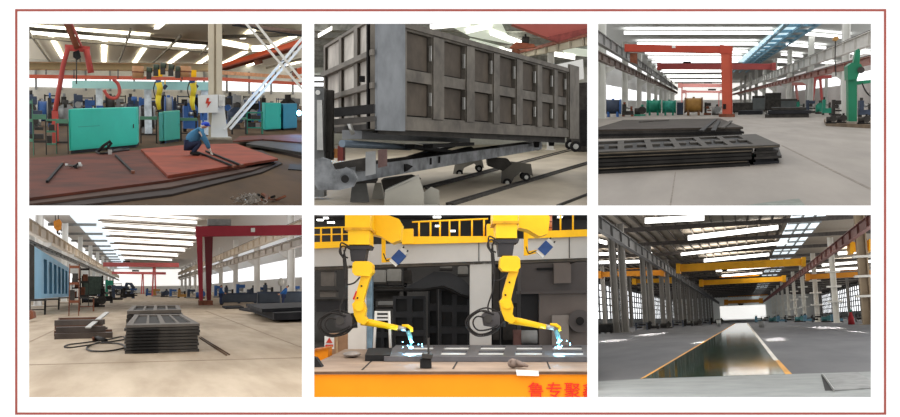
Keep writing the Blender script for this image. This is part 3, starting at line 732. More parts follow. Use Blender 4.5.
# containers and stacks in the middle
CG = mat('container_grey', (98, 102, 102), .6, .1, .2, .4)
for k, (x0, x1, yb, yt) in enumerate(((734, 752, 113.5, 103.5), (753, 765, 112, 97), (766, 780, 112.5, 94.5), (781, 796, 112, 100))):
    machine(rm, x0, x1, yb, yt, 'bin', 'grey steel bin in the middle of the upper right hall, %s from the left' % ORD[k], CG if k % 2 else STEEL, STEEL, 'grey bins in the middle of the '+G3, 'steel bin')
for k, (x0, x1, yb, z0, z1) in enumerate(((765, 809, 117.8, 0, .35), (768, 811, 117.8, .4, .7), (771, 806, 117.5, .75, 1.0), (738, 762, 114.8, 0, .5))):
    a, b = rm.fl(x0, yb), rm.fl(x1, yb-.3); d = V((1.0, 14, 0))
    solo(rm, 'steel_plate', ('lowest dark thick plate of the pile right of the gantry', 'middle dark thick plate of the pile right of the gantry', 'topmost dark thick plate of the pile right of the gantry', 'dark thick plate lying alone before the leftmost grey bin')[k], 'steel plate', MB().slab([a, b, b+d, a+d], z0, z1), DP if k % 2 else STEEL, 'thick plates in the '+G3)
for k, (x0, x1, yb, yt, st, m) in enumerate(((797, 805, 112, 102, 'lathe', GREEN), (806, 815, 113, 101, 'press', NAVY), (816, 822, 114, 101.5, 'pump', GREEN), (823, 831, 115, 100, 'lathe', GREEN), (832, 841, 116.5, 101, 'press', STEEL), (860, 872, 117, 101, 'lathe', NAVY))):
    machine(rm, x0, x1, yb, yt, st, '%s machine at the right of the upper right hall, %s from the left' % ('green' if m is GREEN else 'navy' if m is NAVY else 'dark', ORD[k]), m, STEEL, 'machines at the right of the '+G3)
# green welding column on its platform
GC = mat('column_green', (22, 118, 84), .45, 0, .15, .4)
q = [rm.fl(x, y) for x, y in ((826, 126), (873, 128.5), (873, 121), (824, 121.5))]
solo(rm, 'platform', 'low brown edged steel platform carrying the green welding column', 'platform', MB().slab(q, 0, .22), mat('platform_brown', (112, 96, 78), .6, 0, .3, 1))
g = rm.fl(852, 122.5, .22); Y = g.y
t = thing(rm, 'welding_column', 'tall dark green welding column with a tilted head and side boom', 'welding machine', g)
part(t, 'mast', MB().sil(rm, [(848, 68), (857, 67), (857, 121.5), (848.5, 121.5)], Y, 1.0), GC)
part(t, 'carriage', MB().sil(rm, [(847.5, 66), (852, 62.5), (861, 64), (863, 68), (860, 71), (857, 79), (848, 80)], Y-.5, 1.6), GC)
part(t, 'tilted_arm', MB().sil(rm, [(853, 65), (856, 50), (859, 48.5), (860.5, 51), (859.5, 65)], Y+.1, .7), GC)
part(t, 'boom', MB().sil(rm, [(857, 81), (874, 79.5), (874, 82.5), (857, 85)], Y+.1, .6), GC)
part(t, 'hose', MB().path(smooth([rm.at(x, y, Y-.3) for x, y in ((862, 83), (865, 90), (869, 95), (874, 97))]), .05, 6), CABLE)
part(t, 'pulley', MB().tube(rm.at(861, 70, Y-.7), rm.at(861, 70, Y-.3), .22), STEEL)
for k, (x0, x1, y0) in enumerate(((827, 836, 123.5), (837.5, 846, 123), (859, 870, 124))):
    a = rm.fl(x0, y0, .22); b = rm.fl(x1, y0, .22)
    machine(rm, x0, x1, y0, y0-9, 'pump', 'dark power unit on the green column platform, %s from the left' % ORD[k], STEEL, BLACK, 'power units on the platform', z0=.225)
t = thing(rm, 'cable_hoist', 'yellowish hoist trolley hanging on the whitish right runway beam', 'hoist', rm.at(835, 42, 92))
part(t, 'drum', MB().sil(rm, [(834, 37), (838, 36), (839, 39), (836, 41), (833, 40)], 91, .7), OCHRE)
part(t, 'chain', MB().path([rm.at(835.5, 40, 91.3), rm.at(835, 60, 91.3), rm.at(836, 76, 91.3)], .05, 5), STEEL)
# marks on the floor
GRV = mat('groove_grey', (126, 116, 106), .7)
p = [rm.fl(x, y, .004) for x, y in ((781, 145.5), (782.5, 145.2), (873, 189), (873, 191))]
part(fl3, 'floor_joint', MB().slab(p, 0, .004), GRV)
part(fl3, 'floor_joint', MB().slab([rm.fl(x, y, .004) for x, y in ((669.5, 206), (671, 206), (676, 172), (675, 172))], 0, .004), GRV)
solo(rm, 'floor_cover', 'dark grey green cover plate on the floor at the bottom edge', 'cover plate', MB().slab([rm.fl(x, y, .03) for x, y in ((735, 207), (807, 207), (799, 198.5), (771, 201.5))], 0, .03), mat('cover_greygreen', (112, 118, 110), .6))
# ================================================================== lower right view: long dark hall with a wet pit strip
rm = r6
G6 = 'lower right hall'; H6 = 13.8
fl6 = floor_of(rm, mat('floor_dark_grey', (104, 104, 105), .6, 0, .1, .6, c2=(88, 88, 91), stretch=(1, .2, 1), spec=.1), 620)
RF6 = mat('roof_brown', (158, 146, 130), .7, 0, .08)
cl = struct(rm, 'ceiling', MB().box(-40, 6.9, 60, 620, H6, H6+.2), RF6)
part(cl, 'aisle_roof', MB().box(11.2, 46, 60, 620, H6, H6+.2), RF6)
SKY6 = mat('skylight_white6', (255, 253, 248), emit=4)
for a, b, th, t2 in (((645, 218), (704, 215), 4.5, 4.5), ((688, 235.5), (778, 225), 4.2, 3.6), ((681, 253), (787, 241), 2, 2), ((704, 259), (769, 253), 2.6, 2.2), ((722, 275), (762, 272), 1.4, 1.2), ((716, 270), (780, 265), 1.2, 1.2),
                     ((599, 239), (607, 241), 3, 3), ((612, 234), (622, 238), 3, 3), ((599, 252.5), (622, 252.5), 2, 2), ((640, 252.5), (652, 252.5), 2, 2), ((599, 261), (642, 260), 2.2, 2.2), ((838, 252), (872, 249), 2.4, 2.4), ((822, 264), (872, 260), 1.8, 1.8), ((808, 270), (860, 267), 1.4, 1.4)):
    part(cl, 'skylight', strip_on(MB(), rm, H6-.95, a, b, th, t2), SKY6)
mb = MB()
for k in range(31): x = -39+k*1.5; mb.box(x, x+.2, 60, 620, H6-.3, H6)
part(cl, 'roof_rib', mb, mat('rib_dark', (96, 88, 80), .7))
mb = MB()
for y in range(80, 600, 26): mb.box(-40, 46, y, y+.5, H6-.9, H6-.35)
part(cl, 'rafter', mb, mat('rafter_dark', (86, 80, 76), .7))
part(cl, 'side_skylight', MB().box(6.9, 11.2, 60, 620, H6, H6+.1), mat('skylight_glass', (222, 234, 240), emit=1.25))
mb = MB()
for k in range(46): mb.box(6.9, 11.2, 70+k*12, 70.5+k*12, H6-.25, H6)
for x in (8.2, 9.7): mb.box(x, x+.15, 60, 620, H6-.3, H6)
part(cl, 'glazing_bar', mb, GREY)
wb = struct(rm, 'wall_back', MB().box(-40, 46, 620, 620.4, 0, H6), mat('wall_pale6', (226, 226, 220), .8, 0, .03))
part(wb, 'window', MB().box(-12, 14, 619.8, 620, .6, 8.5), mat('far_end_glow', (238, 236, 232), emit=.95))
MUL = mat('mullion_dark', (128, 128, 126), .6)
for side, X in (('left', -38), ('right', 44)):
    s = 1 if X > 0 else -1
    wa = struct(rm, 'wall_'+side, MB().box(X, X+.3*s, 80, 620, 0, H6), mat('wall_grey6', (150, 150, 148), .8, 0, .06))
    part(wa, 'window', MB().box(X-.12*s, X, 90, 610, 2.2, 12) if s > 0 else MB().box(X, X+.12, 90, 610, 2.2, 12), mat('daylight_pane6', (250, 252, 255), emit=2.2))
    mb = MB()
    for k in range(64):
        y = 92+k*8.1; mb.box(X-.5*s, X-.15*s, y, y+2.0, 1.8, 12.4)
    for z in (2.0, 4.2, 6.2, 8.2, 10.2, 12): mb.box(X-.5*s, X-.15*s, 90, 610, z, z+.35)
    part(wa, 'mullion', mb, MUL)
CP = mat('column_pewter', (138, 134, 128), .55, 0, .12, .5); CL6 = mat('column_light', (228, 224, 214), .55, 0, .1, .5); CT = mat('column_taupe', (150, 132, 108), .55, 0, .15, .5)
def twin_column(x, y, z1, w, m, label, group):
    t = thing(rm, 'twin_column', label, 'column', (x, y, 0), group)
    for d in (-.75, .75): part(t, 'shaft', vpost(MB(), x+d*w*.85, y, .06, z1, w, w*.18), m)
    mb = MB(); n = 9
    for k in range(n):
        z = .6+k*(z1-1)/n; s = 1 if k % 2 else -1
        mb.bar((x-s*w*.7, y, z), (x+s*w*.7, y, z+(z1-1)/n), .14, .1)
    part(t, 'lacing', mb, m)
    part(t, 'base_plate', MB().box(x-w*1.6, x+w*1.6, y-w*.7, y+w*.7, 0, .06), m)
    return t
zl = rm.sx(599, 217, -12).z; zr = rm.sx(870, 215, 12).z
for i in range(11): twin_column(-13.4, 117+37*i, H6-1.2, .8, CP, 'grey twin steel column at left of %s, %s from near end' % (G6, ORD[i]), 'left columns of the '+G6)
for i in range(10):
    y = 120+38*i; t = column(rm, 13.4, y, H6-1.2, .8 if i else 1.1, CL6 if i else CT, '%s steel column at right of %s, %s from near end' % ('pale' if i else 'taupe', G6, ORD[i]), 'right columns of the '+G6)
    for z in (3.0, 5.2, 7.4): part(t, 'collar', MB().box(13.4-1.0, 13.4+1.0, y-.7, y+.7, z, z+.25), CL6)
for i in range(6): column(rm, -26, 150+50*i, H6-1.2, .8, CP, 'grey steel column in far left aisle of %s, %s from near end' % (G6, ORD[i]), 'left aisle columns of the '+G6)
for i in range(6): column(rm, 29, 150+50*i, H6-1.2, .8, CP, 'grey steel column in far right aisle of %s, %s from near end' % (G6, ORD[i]), 'right aisle columns of the '+G6)
runway(rm, -12, zl, 1.3, 60, 610, mat('rail_steel6', (120, 118, 116), .6, 0, .1, .4), 'grey crane runway beam along the left columns of the '+G6)
runway(rm, 12, zr, 1.1, 60, 610, mat('rail_red6', (136, 92, 84), .6, 0, .1, .4), 'reddish crane runway beam along the right columns of the '+G6)
CY6 = mat('crane_yellow', (236, 168, 24), .5, 0, .12, .4); CO6 = mat('crane_orange', (206, 132, 30), .5, 0, .12, .4)
for pts, Yc, m, lb in (
    ([(676, 264.5), (806, 258), (806, 265.2), (676, 272)], 166, CY6, 'nearest and largest yellow overhead crane across the middle bay'),
    ([(699, 280.5), (786, 276.3), (786, 281), (699, 285.5)], 246, CY6, 'second yellow overhead crane across the middle bay'),
    ([(724, 300.6), (763, 299), (763, 302.2), (724, 304)], 480, CO6, 'third and farthest yellow overhead crane across the middle bay'),
    ([(597, 272), (664, 270), (664, 275), (597, 277)], 178, CO6, 'nearer orange overhead crane in the left aisle'),
    ([(632, 279.5), (672, 278), (672, 282), (632, 283.5)], 235, CY6, 'farther yellow overhead crane in the left aisle'),
    ([(850, 242.6), (873, 240), (873, 250), (850, 252.3)], 125, CY6, 'nearer yellow overhead crane in the right aisle'),
    ([(806, 274.5), (873, 271), (873, 276), (806, 279.5)], 190, CO6, 'farther orange overhead crane in the right aisle')):
    c = rm.at(*pts[3], Yc)
    t = thing(rm, 'overhead_crane', lb, 'overhead crane', c, 'overhead cranes of the '+G6)
    part(t, 'girder', MB().sil(rm, pts, Yc, 1.2), m)
    for k in (0, 1):
        x = pts[k][0]+(0 if k == 0 else -4); y0 = pts[k][1]; y1 = pts[3-k][1]
        part(t, 'end_truck', MB().sil(rm, [(x, y0-1), (x+4, y0-1), (x+4, y1+1), (x, y1+1)], Yc-1, 3.4), m)
    x = pts[0][0]+.35*(pts[1][0]-pts[0][0]); y = pts[3][1]+.35*(pts[2][1]-pts[3][1])
    part(t, 'hoist', MB().sil(rm, [(x, y), (x+6, y), (x+5, y+2), (x+1, y+2)], Yc+.2, .8), STEEL)
    part(t, 'walkway', MB().sil(rm, [(x-10, y-7), (x+30, y-8.8), (x+30, y-8.2), (x-10, y-6.4)], Yc+1.4, .7), m)
# wet pit, painted edges, light foreground slab
WET = mat('wet_green', (52, 92, 76), .05, 0, .3, .5, c2=(36, 66, 54), stretch=(1, .16, 1), bump=.03)
WET.node_tree.nodes['Principled BSDF'].inputs['Specular IOR Level'].default_value = .3
part(fl6, 'wet_strip', MB().slab([rm.fl(x, y, .006) for x, y in ((643, 378), (789, 374), (747, 323), (735.5, 323.4))], 0, .006), WET, 'wet dark green strip down the middle')
YL = mat('line_orange', (222, 160, 62), .6, 0, .2, .3); WL = mat('line_white', (222, 216, 204), .6, 0, .1, .3)
part(fl6, 'floor_line', MB().slab([rm.fl(x, y, .008) for x, y in ((640.5, 378.5), (645, 377.5), (735.8, 323.5), (734.6, 323.6))], 0, .008), YL, 'orange line left of the wet strip')
part(fl6, 'floor_line', MB().slab([rm.fl(x, y, .008) for x, y in ((786, 375), (792, 374), (779, 360), (775.5, 360.5))], 0, .008), YL, 'orange end of the right line')
part(fl6, 'floor_line', MB().slab([rm.fl(x, y, .008) for x, y in ((774, 360.5), (778.5, 360), (748, 323.3), (746.6, 323.4))], 0, .008), WL, 'white line right of the wet strip')
CON = mat('concrete_light', (142, 145, 143), .7, 0, .12, 1.5)
part(fl6, 'front_slab', MB().slab([rm.fl(x, y, .01) for x, y in ((594, 402), (875, 402), (875, 371.5), (792, 374), (641, 379), (594, 381.5))], 0, .01), CON, 'light concrete slab in front of the wet strip')
t = thing(rm, 'floor_hatch', 'rectangular floor hatch with a dark open gap at the bottom right', 'hatch', rm.fl(845, 382))
part(t, 'cover', MB().slab([rm.fl(x, y, .03) for x, y in ((834, 390), (880, 387), (858, 372), (823, 374.5))], .012, .03), mat('hatch_grey', (132, 133, 131), .6))
part(t, 'gap', MB().slab([rm.fl(x, y, .014) for x, y in ((821, 374.5), (823, 374.5), (833.5, 390.3), (825, 390.5))], .011, .014), BLACK)
part(t, 'rim', MB().bar(rm.fl(822.8, 374.4, .04), rm.fl(834.2, 390.3, .04), .012, .05), SILVER)
# low dark machines along both sides
for k in range(11):
    x0 = (598, 611, 636, 648, 660, 673, 684, 694, 703, 711, 718)[k]; x1 = (612, 624, 647, 659, 672, 683, 693, 702, 710, 717, 723)[k]
    yb = 333.5-(x0-598)*.083; machine(rm, x0, x1, yb, yb-(9.5 if k < 2 else 8-.25*k), ('lathe', 'pump', 'rack')[k % 3] if k else 'bin',
        'low dark %s along the left columns, %s from the near end' % (('bed machine', 'pump unit', 'rack')[k % 3] if k else 'bin', ORD[k]), (BLACK, STEEL, NAVY)[k % 3], STEEL, 'machines along the left of the '+G6)
for k in range(12):
    x0 = (756, 763, 770, 778, 787, 796, 805, 814, 823, 833, 858, 866)[k]; x1 = x0+(6, 6, 7, 8, 8, 8, 8, 8, 8, 9, 8, 9)[k]
    yb = 322.5-(x0-756)*.012+(.4 if k > 6 else 0); machine(rm, x0-.6, x1+.8, yb, yb-6-.16*k, ('lathe', 'rack', 'pump')[k % 3],
        'low %s along the right columns, %s from the far end' % (('blue bed machine', 'dark rack', 'teal pump unit')[k % 3], ORD[k]), (mat('machine_steelblue', (84, 122, 140), .5), STEEL, mat('machine_teal', (62, 108, 110), .5))[k % 3], STEEL, 'machines along the right of the '+G6)
for k, (x0, x1, yb, yt) in enumerate(((717, 721, 326.5, 319.5), (759, 764.5, 327.5, 321))):
    g = rm.fl((x0+x1)/2, yb); s = g.y/1000; w_ = (x1-x0)*s/2; h_ = (yb-yt)*s
    t = thing(rm, 'drum', ('pale waste drum on the floor left of the wet strip', 'grey waste drum on the floor right of the wet strip')[k], 'drum', g)
    part(t, 'shell', MB().tube(g, g+V((0, 0, h_)), w_*.92, w_, 14), (SILVER, GREY)[k])
    part(t, 'rim', MB().tube(g+V((0, 0, h_*.97)), g+V((0, 0, h_*1.03)), w_*1.06, None, 14), STEEL)
g = rm.fl(851.5, 324.5); s = g.y/1000
t = thing(rm, 'gas_bottle_cover', 'dark red cloth covered gas bottle standing before the taupe column', 'gas bottle', g)
part(t, 'cover', MB().path([g, g+V((0, 0, 6*s)), g+V((0, 0, 9*s)), g+V((0, 0, 11.5*s))], [3*s, 2.6*s, 1.6*s, 1.2*s], 10), mat('cloth_red', (150, 40, 44), .8))
part(t, 'valve', MB().tube(g+V((0, 0, 11.5*s)), g+V((0, 0, 14*s)), 1.0*s, .8*s), GREEN)
# sunlight falling through the rooflights onto the floor
def sunpatch(px, e):
    p = [rm.fl(x, y) for x, y in px]; c = sum(p, V())/4
    sx = max(abs(p[0].x-p[1].x), abs(p[3].x-p[2].x)); sy = abs((p[2].y+p[3].y-p[0].y-p[1].y)/2)
    l = bpy.data.lights.new('rooflight_beam', 'AREA'); l.shape = 'RECTANGLE'; l.size = sx; l.size_y = sy; l.spread = math.radians(2.5)
    l.energy = e*sx*sy; l.color = (1, .96, .9)
    o = bpy.data.objects.new('rooflight_beam', l); C.objects.link(o)
    o.matrix_world = rm.M @ Matrix.Translation((c.x, c.y, rm.at(735, 213.5, c.y).z))
for px in ([(598, 344.5), (630, 339.5), (634, 337.5), (598, 341)], [(634, 337), (662, 334.5), (664, 332.5), (640, 334)], [(692, 344), (702, 343.5), (706, 340.5), (698, 341)],
           [(766, 341.5), (784, 340), (782, 337.5), (768, 338.2)], [(816, 328.5), (842, 329.5), (836, 326.3), (812, 326.5)], [(842, 332), (872, 335), (872, 331.5), (846, 329.5)]):
    sunpatch(px, 20)
# ================================================================== upper middle view: grey tipper body on a chassis
rm = r2
fl2 = floor_of(rm, mat('floor_beige', (190, 178, 158), .5, 0, .1, .7, c2=(166, 154, 136), stretch=(1, .25, 1), spec=.1), 110)
H2 = 8.6
cl = struct(rm, 'ceiling', MB().box(-40, 40, 40, 110, H2, H2+.2), mat('roof_grey2', (196, 198, 188), .7, 0, .08))
SKY2 = mat('skylight_white2', (255, 252, 244), emit=2.6)
for a, b, th in (((430, 24.5), (470, 21), 3), ((466, 29), (492, 23), 3), ((490, 29), (522, 40.5), 4.2), ((548, 50.5), (575, 55), 3.5), ((455, 45), (476, 42), 2), ((500, 47), (520, 52), 2.5), ((318, 34), (332, 26), 2)):
    part(cl, 'skylight', strip_on(MB(), rm, H2-.62, a, b, th), SKY2)
for px in ([(440, 20), (500, 20), (512, 44), (470, 36)], [(470, 38), (505, 47), (490, 50), (468, 44)], [(560, 46), (592, 50), (592, 57), (565, 54)]):
    part(cl, 'roof_glazing', MB().slab([rm.fl(x, y, H2-.55) for x, y in px], H2-.58, H2-.55), mat('glass_pale', (196, 204, 190), emit=.8))
mb = MB()
for k in range(12): mb.box(-40, 40, 44+k*5.5, 44.5+k*5.5, H2-.5, H2-.1)
part(cl, 'purlin', mb, mat('purlin_grey', (150, 150, 144), .7))
wb = struct(rm, 'wall_back', MB().box(-40, 40, 110, 110.4, 0, H2), mat('wall_pale2b', (200, 200, 190), .8, 0, .06))
part(wb, 'window', MB().box(-18, -9, 109.85, 110, 2.2, 7.6), DAY)
mb = MB()
for k in range(9): mb.box(-18, -9, 109.5, 109.8, 2.4+k*.62, 2.62+k*.62)
part(wb, 'louvre', mb, GREY)
part(wb, 'window', MB().box(1, 12, 109.85, 110, 5.2, 7.8), mat('glass_green', (186, 206, 190), emit=1.0))
part(wb, 'mullion', MB().box(1, 12, 109.6, 109.85, 6.4, 6.6).box(4.2, 4.4, 109.6, 109.85, 5.2, 7.8).box(8.4, 8.6, 109.6, 109.85, 5.2, 7.8), GREY)
# cranes in the background
t = thing(rm, 'overhead_crane', 'dull red overhead crane girder crossing above the tipper body at the top right', 'overhead crane', rm.at(560, 42, 60))
part(t, 'girder', MB().sil(rm, [(512, 24), (592, 24), (592, 31), (558, 41), (549, 38), (520, 27)], 60, 1.2), mat('crane_dullred', (164, 84, 74), .6, 0, .12, .4))
part(t, 'flange', MB().sil(rm, [(549, 36.5), (592, 27), (592, 31.5), (558, 42), (549, 39)], 59.6, .4), mat('crane_dark_red', (128, 58, 52), .6))
t = thing(rm, 'crane_runway_beam', 'beige crane runway beam rising to the right behind the tipper body', 'crane beam', rm.at(550, 56, 70))
mb = MB().prism([rm.at(512, 54.5, 78), rm.at(592, 34.5, 62), rm.at(592, 44, 62), rm.at(512, 59.5, 78)], (.1, .3, 0))
part(t, 'flange', MB().bar(rm.at(512, 54, 77.8), rm.at(592, 33.8, 61.8), .25, .2), mat('rail_rustred', (150, 88, 70), .6))
for k in range(7):
    u = k/7; a = rm.at(512, 54.5, 77.8).lerp(rm.at(592, 34.5, 61.8), u+.05); b = rm.at(512, 59.5, 77.8).lerp(rm.at(592, 44, 61.8), u+.05); mb.bar(a, b, .12, .3)
part(t, 'web', mb, mat('rail_beige2', (200, 192, 172), .6, 0, .08, .5))
t = thing(rm, 'crane_hoist', 'rusty hoist trolley above the rim of the tipper body', 'hoist', rm.at(524, 48, 66))
part(t, 'trolley', MB().sil(rm, [(516, 42), (534, 44), (536, 47), (514, 49), (510, 47)], 66, .8), mat('hoist_rust', (150, 84, 60), .6))
part(t, 'motor', MB().tube(rm.at(522, 40, 66.2), rm.at(529, 40.5, 66.2), .25), STEEL)
part(t, 'drum', MB().tube(rm.at(512, 50, 66), rm.at(520, 52, 66), .14), RUST)
part(t, 'rope', MB().tube(rm.at(525.5, 40, 66.2), rm.at(525.5, 34, 66.2), .06), STEEL)
column(rm, (550-450)*.08, 80, 8, .5, CW, 'white steel column behind the far end of the tipper body', 'columns behind the tipper')
solo(rm, 'notice_board', 'white notice board on the far side behind the tipper body', 'board', MB().sil(rm, [(554, 65), (583, 59), (584, 79), (566, 82), (554, 74)], 50, .15), WHITEP)
t = thing(rm, 'steel_cabinet', 'dark steel cabinet cut off by the right edge beyond the tipper body', 'cabinet', rm.fl(584, 152))
Yc = rm.fl(584, 152).y
part(t, 'body', MB().sil(rm, [(578.5, 83), (592, 82), (592, 152), (578.5, 152)], Yc, 2), STEEL)
part(t, 'door', MB().sil(rm, [(580, 110), (592, 109), (592, 146), (580, 146)], Yc-.1, .1), BLACK)
# --- tipper body
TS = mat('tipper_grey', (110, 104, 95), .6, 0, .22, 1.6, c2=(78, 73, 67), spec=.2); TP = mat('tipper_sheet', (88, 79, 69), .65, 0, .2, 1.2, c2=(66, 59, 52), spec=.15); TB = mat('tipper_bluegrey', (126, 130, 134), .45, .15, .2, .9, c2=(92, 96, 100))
EW = mat('end_sheet', (216, 210, 200), .65, 0, .2, .9, c2=(170, 164, 156)); EF = mat('end_frame', (112, 106, 98), .6, 0, .2, 1)
nb, nt_ = rm.at(375, 129, 20), rm.at(375, 13.5, 20)
fb, ft = rm.at(577, 137.5, 34), rm.at(577, 71, 34)
lb_, lt = rm.at(323.5, 133, 27.4), rm.at(323.5, 46, 27.4)
t = thing(rm, 'tipper_body', 'big grey steel tipper body with ribbed side, raised on a chassis', 'truck body', ((nb+fb)/2).to_3d()*1.0)
side = [nb, fb, ft, nt_]
def upx(p, q, x):
    k = (x-450)/1000; dx = q.x-p.x; dy = q.y-p.y
    return (p.x-k*p.y)/(k*dy-dx)
wx = [(407, 431.6), (443.5, 465), (474, 492), (499, 515), (522, 535.5), (541.5, 552.5), (557, 566)]
us = [0]
for a, b in wx: us += [upx(nb, fb, a), upx(nb, fb, b)]
us.append(1)
inn = V((-.1, .06, 0)); out = V((.03, -.025, 0))
part(t, 'side_frame', facecells(MB(), side, inn, us, [0, .13, .46, .57, .925, 1], lambda i, j: not (i % 2 == 1 and j in (1, 3))), TS)
part(t, 'side_shadow_sheet', facecells(MB(), [p+inn*1.5 for p in side], inn*.3, [0, 1], [0, 1], lambda i, j: True), BLACK)  # black sheet added behind the gaps to put in shadow lines
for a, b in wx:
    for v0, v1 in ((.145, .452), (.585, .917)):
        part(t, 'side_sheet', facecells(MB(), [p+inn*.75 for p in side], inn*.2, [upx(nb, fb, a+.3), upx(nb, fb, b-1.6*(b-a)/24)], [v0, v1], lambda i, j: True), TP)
for k in range(len(wx)):
    a = wx[k][1]; b = wx[k+1][0] if k+1 < len(wx) else 568
    part(t, 'rib', facecells(MB(), side, out, [upx(nb, fb, a+.6), upx(nb, fb, b-.6)], [.12, .93], lambda i, j: True), TS)
for k, (a, b) in enumerate(wx):
    for v0, v1 in ((.15, .44), (.59, .9)):
        part(t, 'lip', facecells(MB(), [p-inn*.1 for p in side], inn*.5, [upx(nb, fb, b-1.0), upx(nb, fb, b-.4)], [v0+.1, v1-.06], lambda i, j: True), SILVER, 'bright edge strip')
part(t, 'top_rim', facecells(MB(), side, out*1.6, [0, 1], [.945, 1.0], lambda i, j: True), TS)
part(t, 'bottom_rail', facecells(MB(), side, out*1.3, [0, 1], [0, .11], lambda i, j: True), TS)
part(t, 'corner_post', facecells(MB(), side, out*1.7, [0, upx(nb, fb, 403)], [-.01, 1], lambda i, j: True), TB, 'pale blue grey near corner post')
part(t, 'end_post', facecells(MB(), side, out*2.2, [upx(nb, fb, 567.5), 1], [-.02, 1.06], lambda i, j: True), TS)
endq = [lb_, nb, nt_, lt]
ue = [0]; 
for a, b in ((325.5, 339), (341.5, 354), (357.5, 371.5)): ue += [upx(lb_, nb, a), upx(lb_, nb, b)]
ue.append(1)
ine = V((.05, .2, 0))
part(t, 'end_frame', facecells(MB(), endq, ine, ue, [0, .08, .355, .405, .64, .69, .97, 1], lambda i, j: not (i % 2 == 1 and j in (1, 3, 5))), EF)
part(t, 'end_sheet', facecells(MB(), [p+ine*.8 for p in endq], ine*.3, [0, 1], [0, 1], lambda i, j: True), EW, 'pale stained end sheet')
for v in (.355, .64): part(t, 'end_rail', facecells(MB(), endq, V((-.06, -.12, 0)), [0, 1], [v, v+.05], lambda i, j: True), EF)
part(t, 'bracket', MB().bar(rm.at(362, 76, 20.8), rm.at(362, 82, 20.8), .12, .1), BLACK)
op = lb_+(fb-nb)
part(t, 'body_floor', MB().prism([nb, fb, op, lb_], (0, 0, .12)), STEEL)
part(t, 'far_side', facecells(MB(), [lb_, op, op+(ft-fb), lt], V((.1, -.1, 0)), [0, 1], [0, 1], lambda i, j: True), TP)
part(t, 'front_wall', facecells(MB(), [fb, op, op+(ft-fb), ft], V((-.1, -.1, 0)), [0, 1], [0, 1], lambda i, j: True), TP)
part(t, 'sill_beam', MB().hexa([rm.at(378, 134, 20.4), rm.at(565, 143, 33.5), rm.at(565, 143, 36), rm.at(378, 134, 23), rm.at(378, 128.5, 20.4), rm.at(565, 136.5, 33.5), rm.at(565, 136.5, 36), rm.at(378, 128.5, 23)]), STEEL)
part(t, 'long_member', MB().bar(rm.at(352, 134.5, 22.4), rm.at(462, 139, 29), .5, .2), mat('member_grey', (116, 118, 120), .5, .1, .2, 1))
for x, y in ((537, 144.5), (552, 143)): part(t, 'hinge', MB().sil(rm, [(x-3, y-5), (x+3, y-5), (x+2, y+3), (x-2, y+3)], 32.6, .4), BLACK)
# --- chassis
CH = mat('chassis_grey', (130, 133, 136), .5, .1, .3, 2.6, c2=(76, 78, 80))
t = thing(rm, 'truck_chassis', 'grey truck chassis frame carrying the tipper body with its hoist', 'chassis', rm.at(430, 176, 24))
def rail_hexa(o):
    P = [rm.at(316, 189, 19), rm.at(541, 149.5, 34), rm.at(541, 142, 34), rm.at(316, 172, 19)]
    return MB().hexa([P[0]+o, P[1]+o, P[1]+o+V((.05, .25, 0)), P[0]+o+V((.05, .2, 0)), P[3]+o, P[2]+o, P[2]+o+V((.05, .25, 0)), P[3]+o+V((.05, .2, 0))])
part(t, 'frame_rail', rail_hexa(V((0, 0, 0))), CH); part(t, 'frame_rail', rail_hexa(V((-.15, 1.9, .02))), STEEL)
for u in (.05, .25, .5, .75, .95):
    a = rm.at(316, 181, 19).lerp(rm.at(541, 146, 34), u); part(t, 'cross_member', MB().bar(a+V((0, .2, 0)), a+V((-.15, 1.95, .02)), .14, .2), STEEL)
hb = MB().sil(rm, [(314.5, 184), (315, 160), (321, 157.5), (329, 160), (333, 169), (338, 172), (345, 167.5), (353, 171), (357, 179), (353, 187), (340, 190), (318, 190)], 18.7, .28)
part(t, 'end_bracket', hb, CH); part(t, 'pivot', MB().tube(rm.at(345, 179, 18.6), rm.at(345, 179, 19.2), .075, None, 14), BLACK)
part(t, 'pivot_collar', MB().tube(rm.at(345, 179, 18.64), rm.at(345, 179, 18.9), .1, None, 14), CH)
part(t, 'upright_plate', MB().sil(rm, [(365.5, 152), (375.5, 151), (375.5, 174), (365.5, 176)], 20.4, .1), mat('plate_pale', (140, 142, 142), .5, .1, .2, 1))
part(t, 'upright_plate', MB().sil(rm, [(378, 150), (387, 149), (387, 166), (378, 168)], 21.2, .1), mat('plate_redbrown', (112, 88, 84), .6))
for x in (430.5, 439): part(t, 'slot', MB().sil(rm, [(x-1.3, 158.5-(x-430)*.2), (x+1.3, 158-(x-430)*.2), (x+1.3, 164.5-(x-430)*.2), (x-1.3, 165-(x-430)*.2)], (rm.at(316, 180, 19).lerp(rm.at(541, 146, 34), upx(rm.at(316, 180, 19), rm.at(541, 146, 34), x))).y-.05, .06), BLACK)
part(t, 'hoist_cylinder', MB().tube(rm.at(342, 143.5, 22), rm.at(410, 147.5, 25.5), .085, .075, 12), mat('cylinder_blue', (122, 136, 150), .35, .2, .15, 1))
part(t, 'hoist_rod', MB().tube(rm.at(408, 147.5, 25.4), rm.at(448, 152, 27.5), .045), SILVER)
for a, b in (((386, 166), (455, 144)), ((410, 146), (462, 154)), ((428, 146), (470, 144))): part(t, 'scissor_arm', MB().bar(rm.at(*a, 24.5), rm.at(*b, 28), .25, .09), BLACK)
part(t, 'linkage', MB().sil(rm, [(417, 143), (437, 143.5), (446, 147), (436, 149)], 26, .2), SILVER)
part(t, 'cross_tube', MB().tube(rm.at(400, 168, 23), rm.at(470, 151, 29), .14), BLACK)
part(t, 'end_tray', MB().sil(rm, [(332, 164), (366, 158), (366, 171), (336, 172)], 20.6, .9), STEEL)
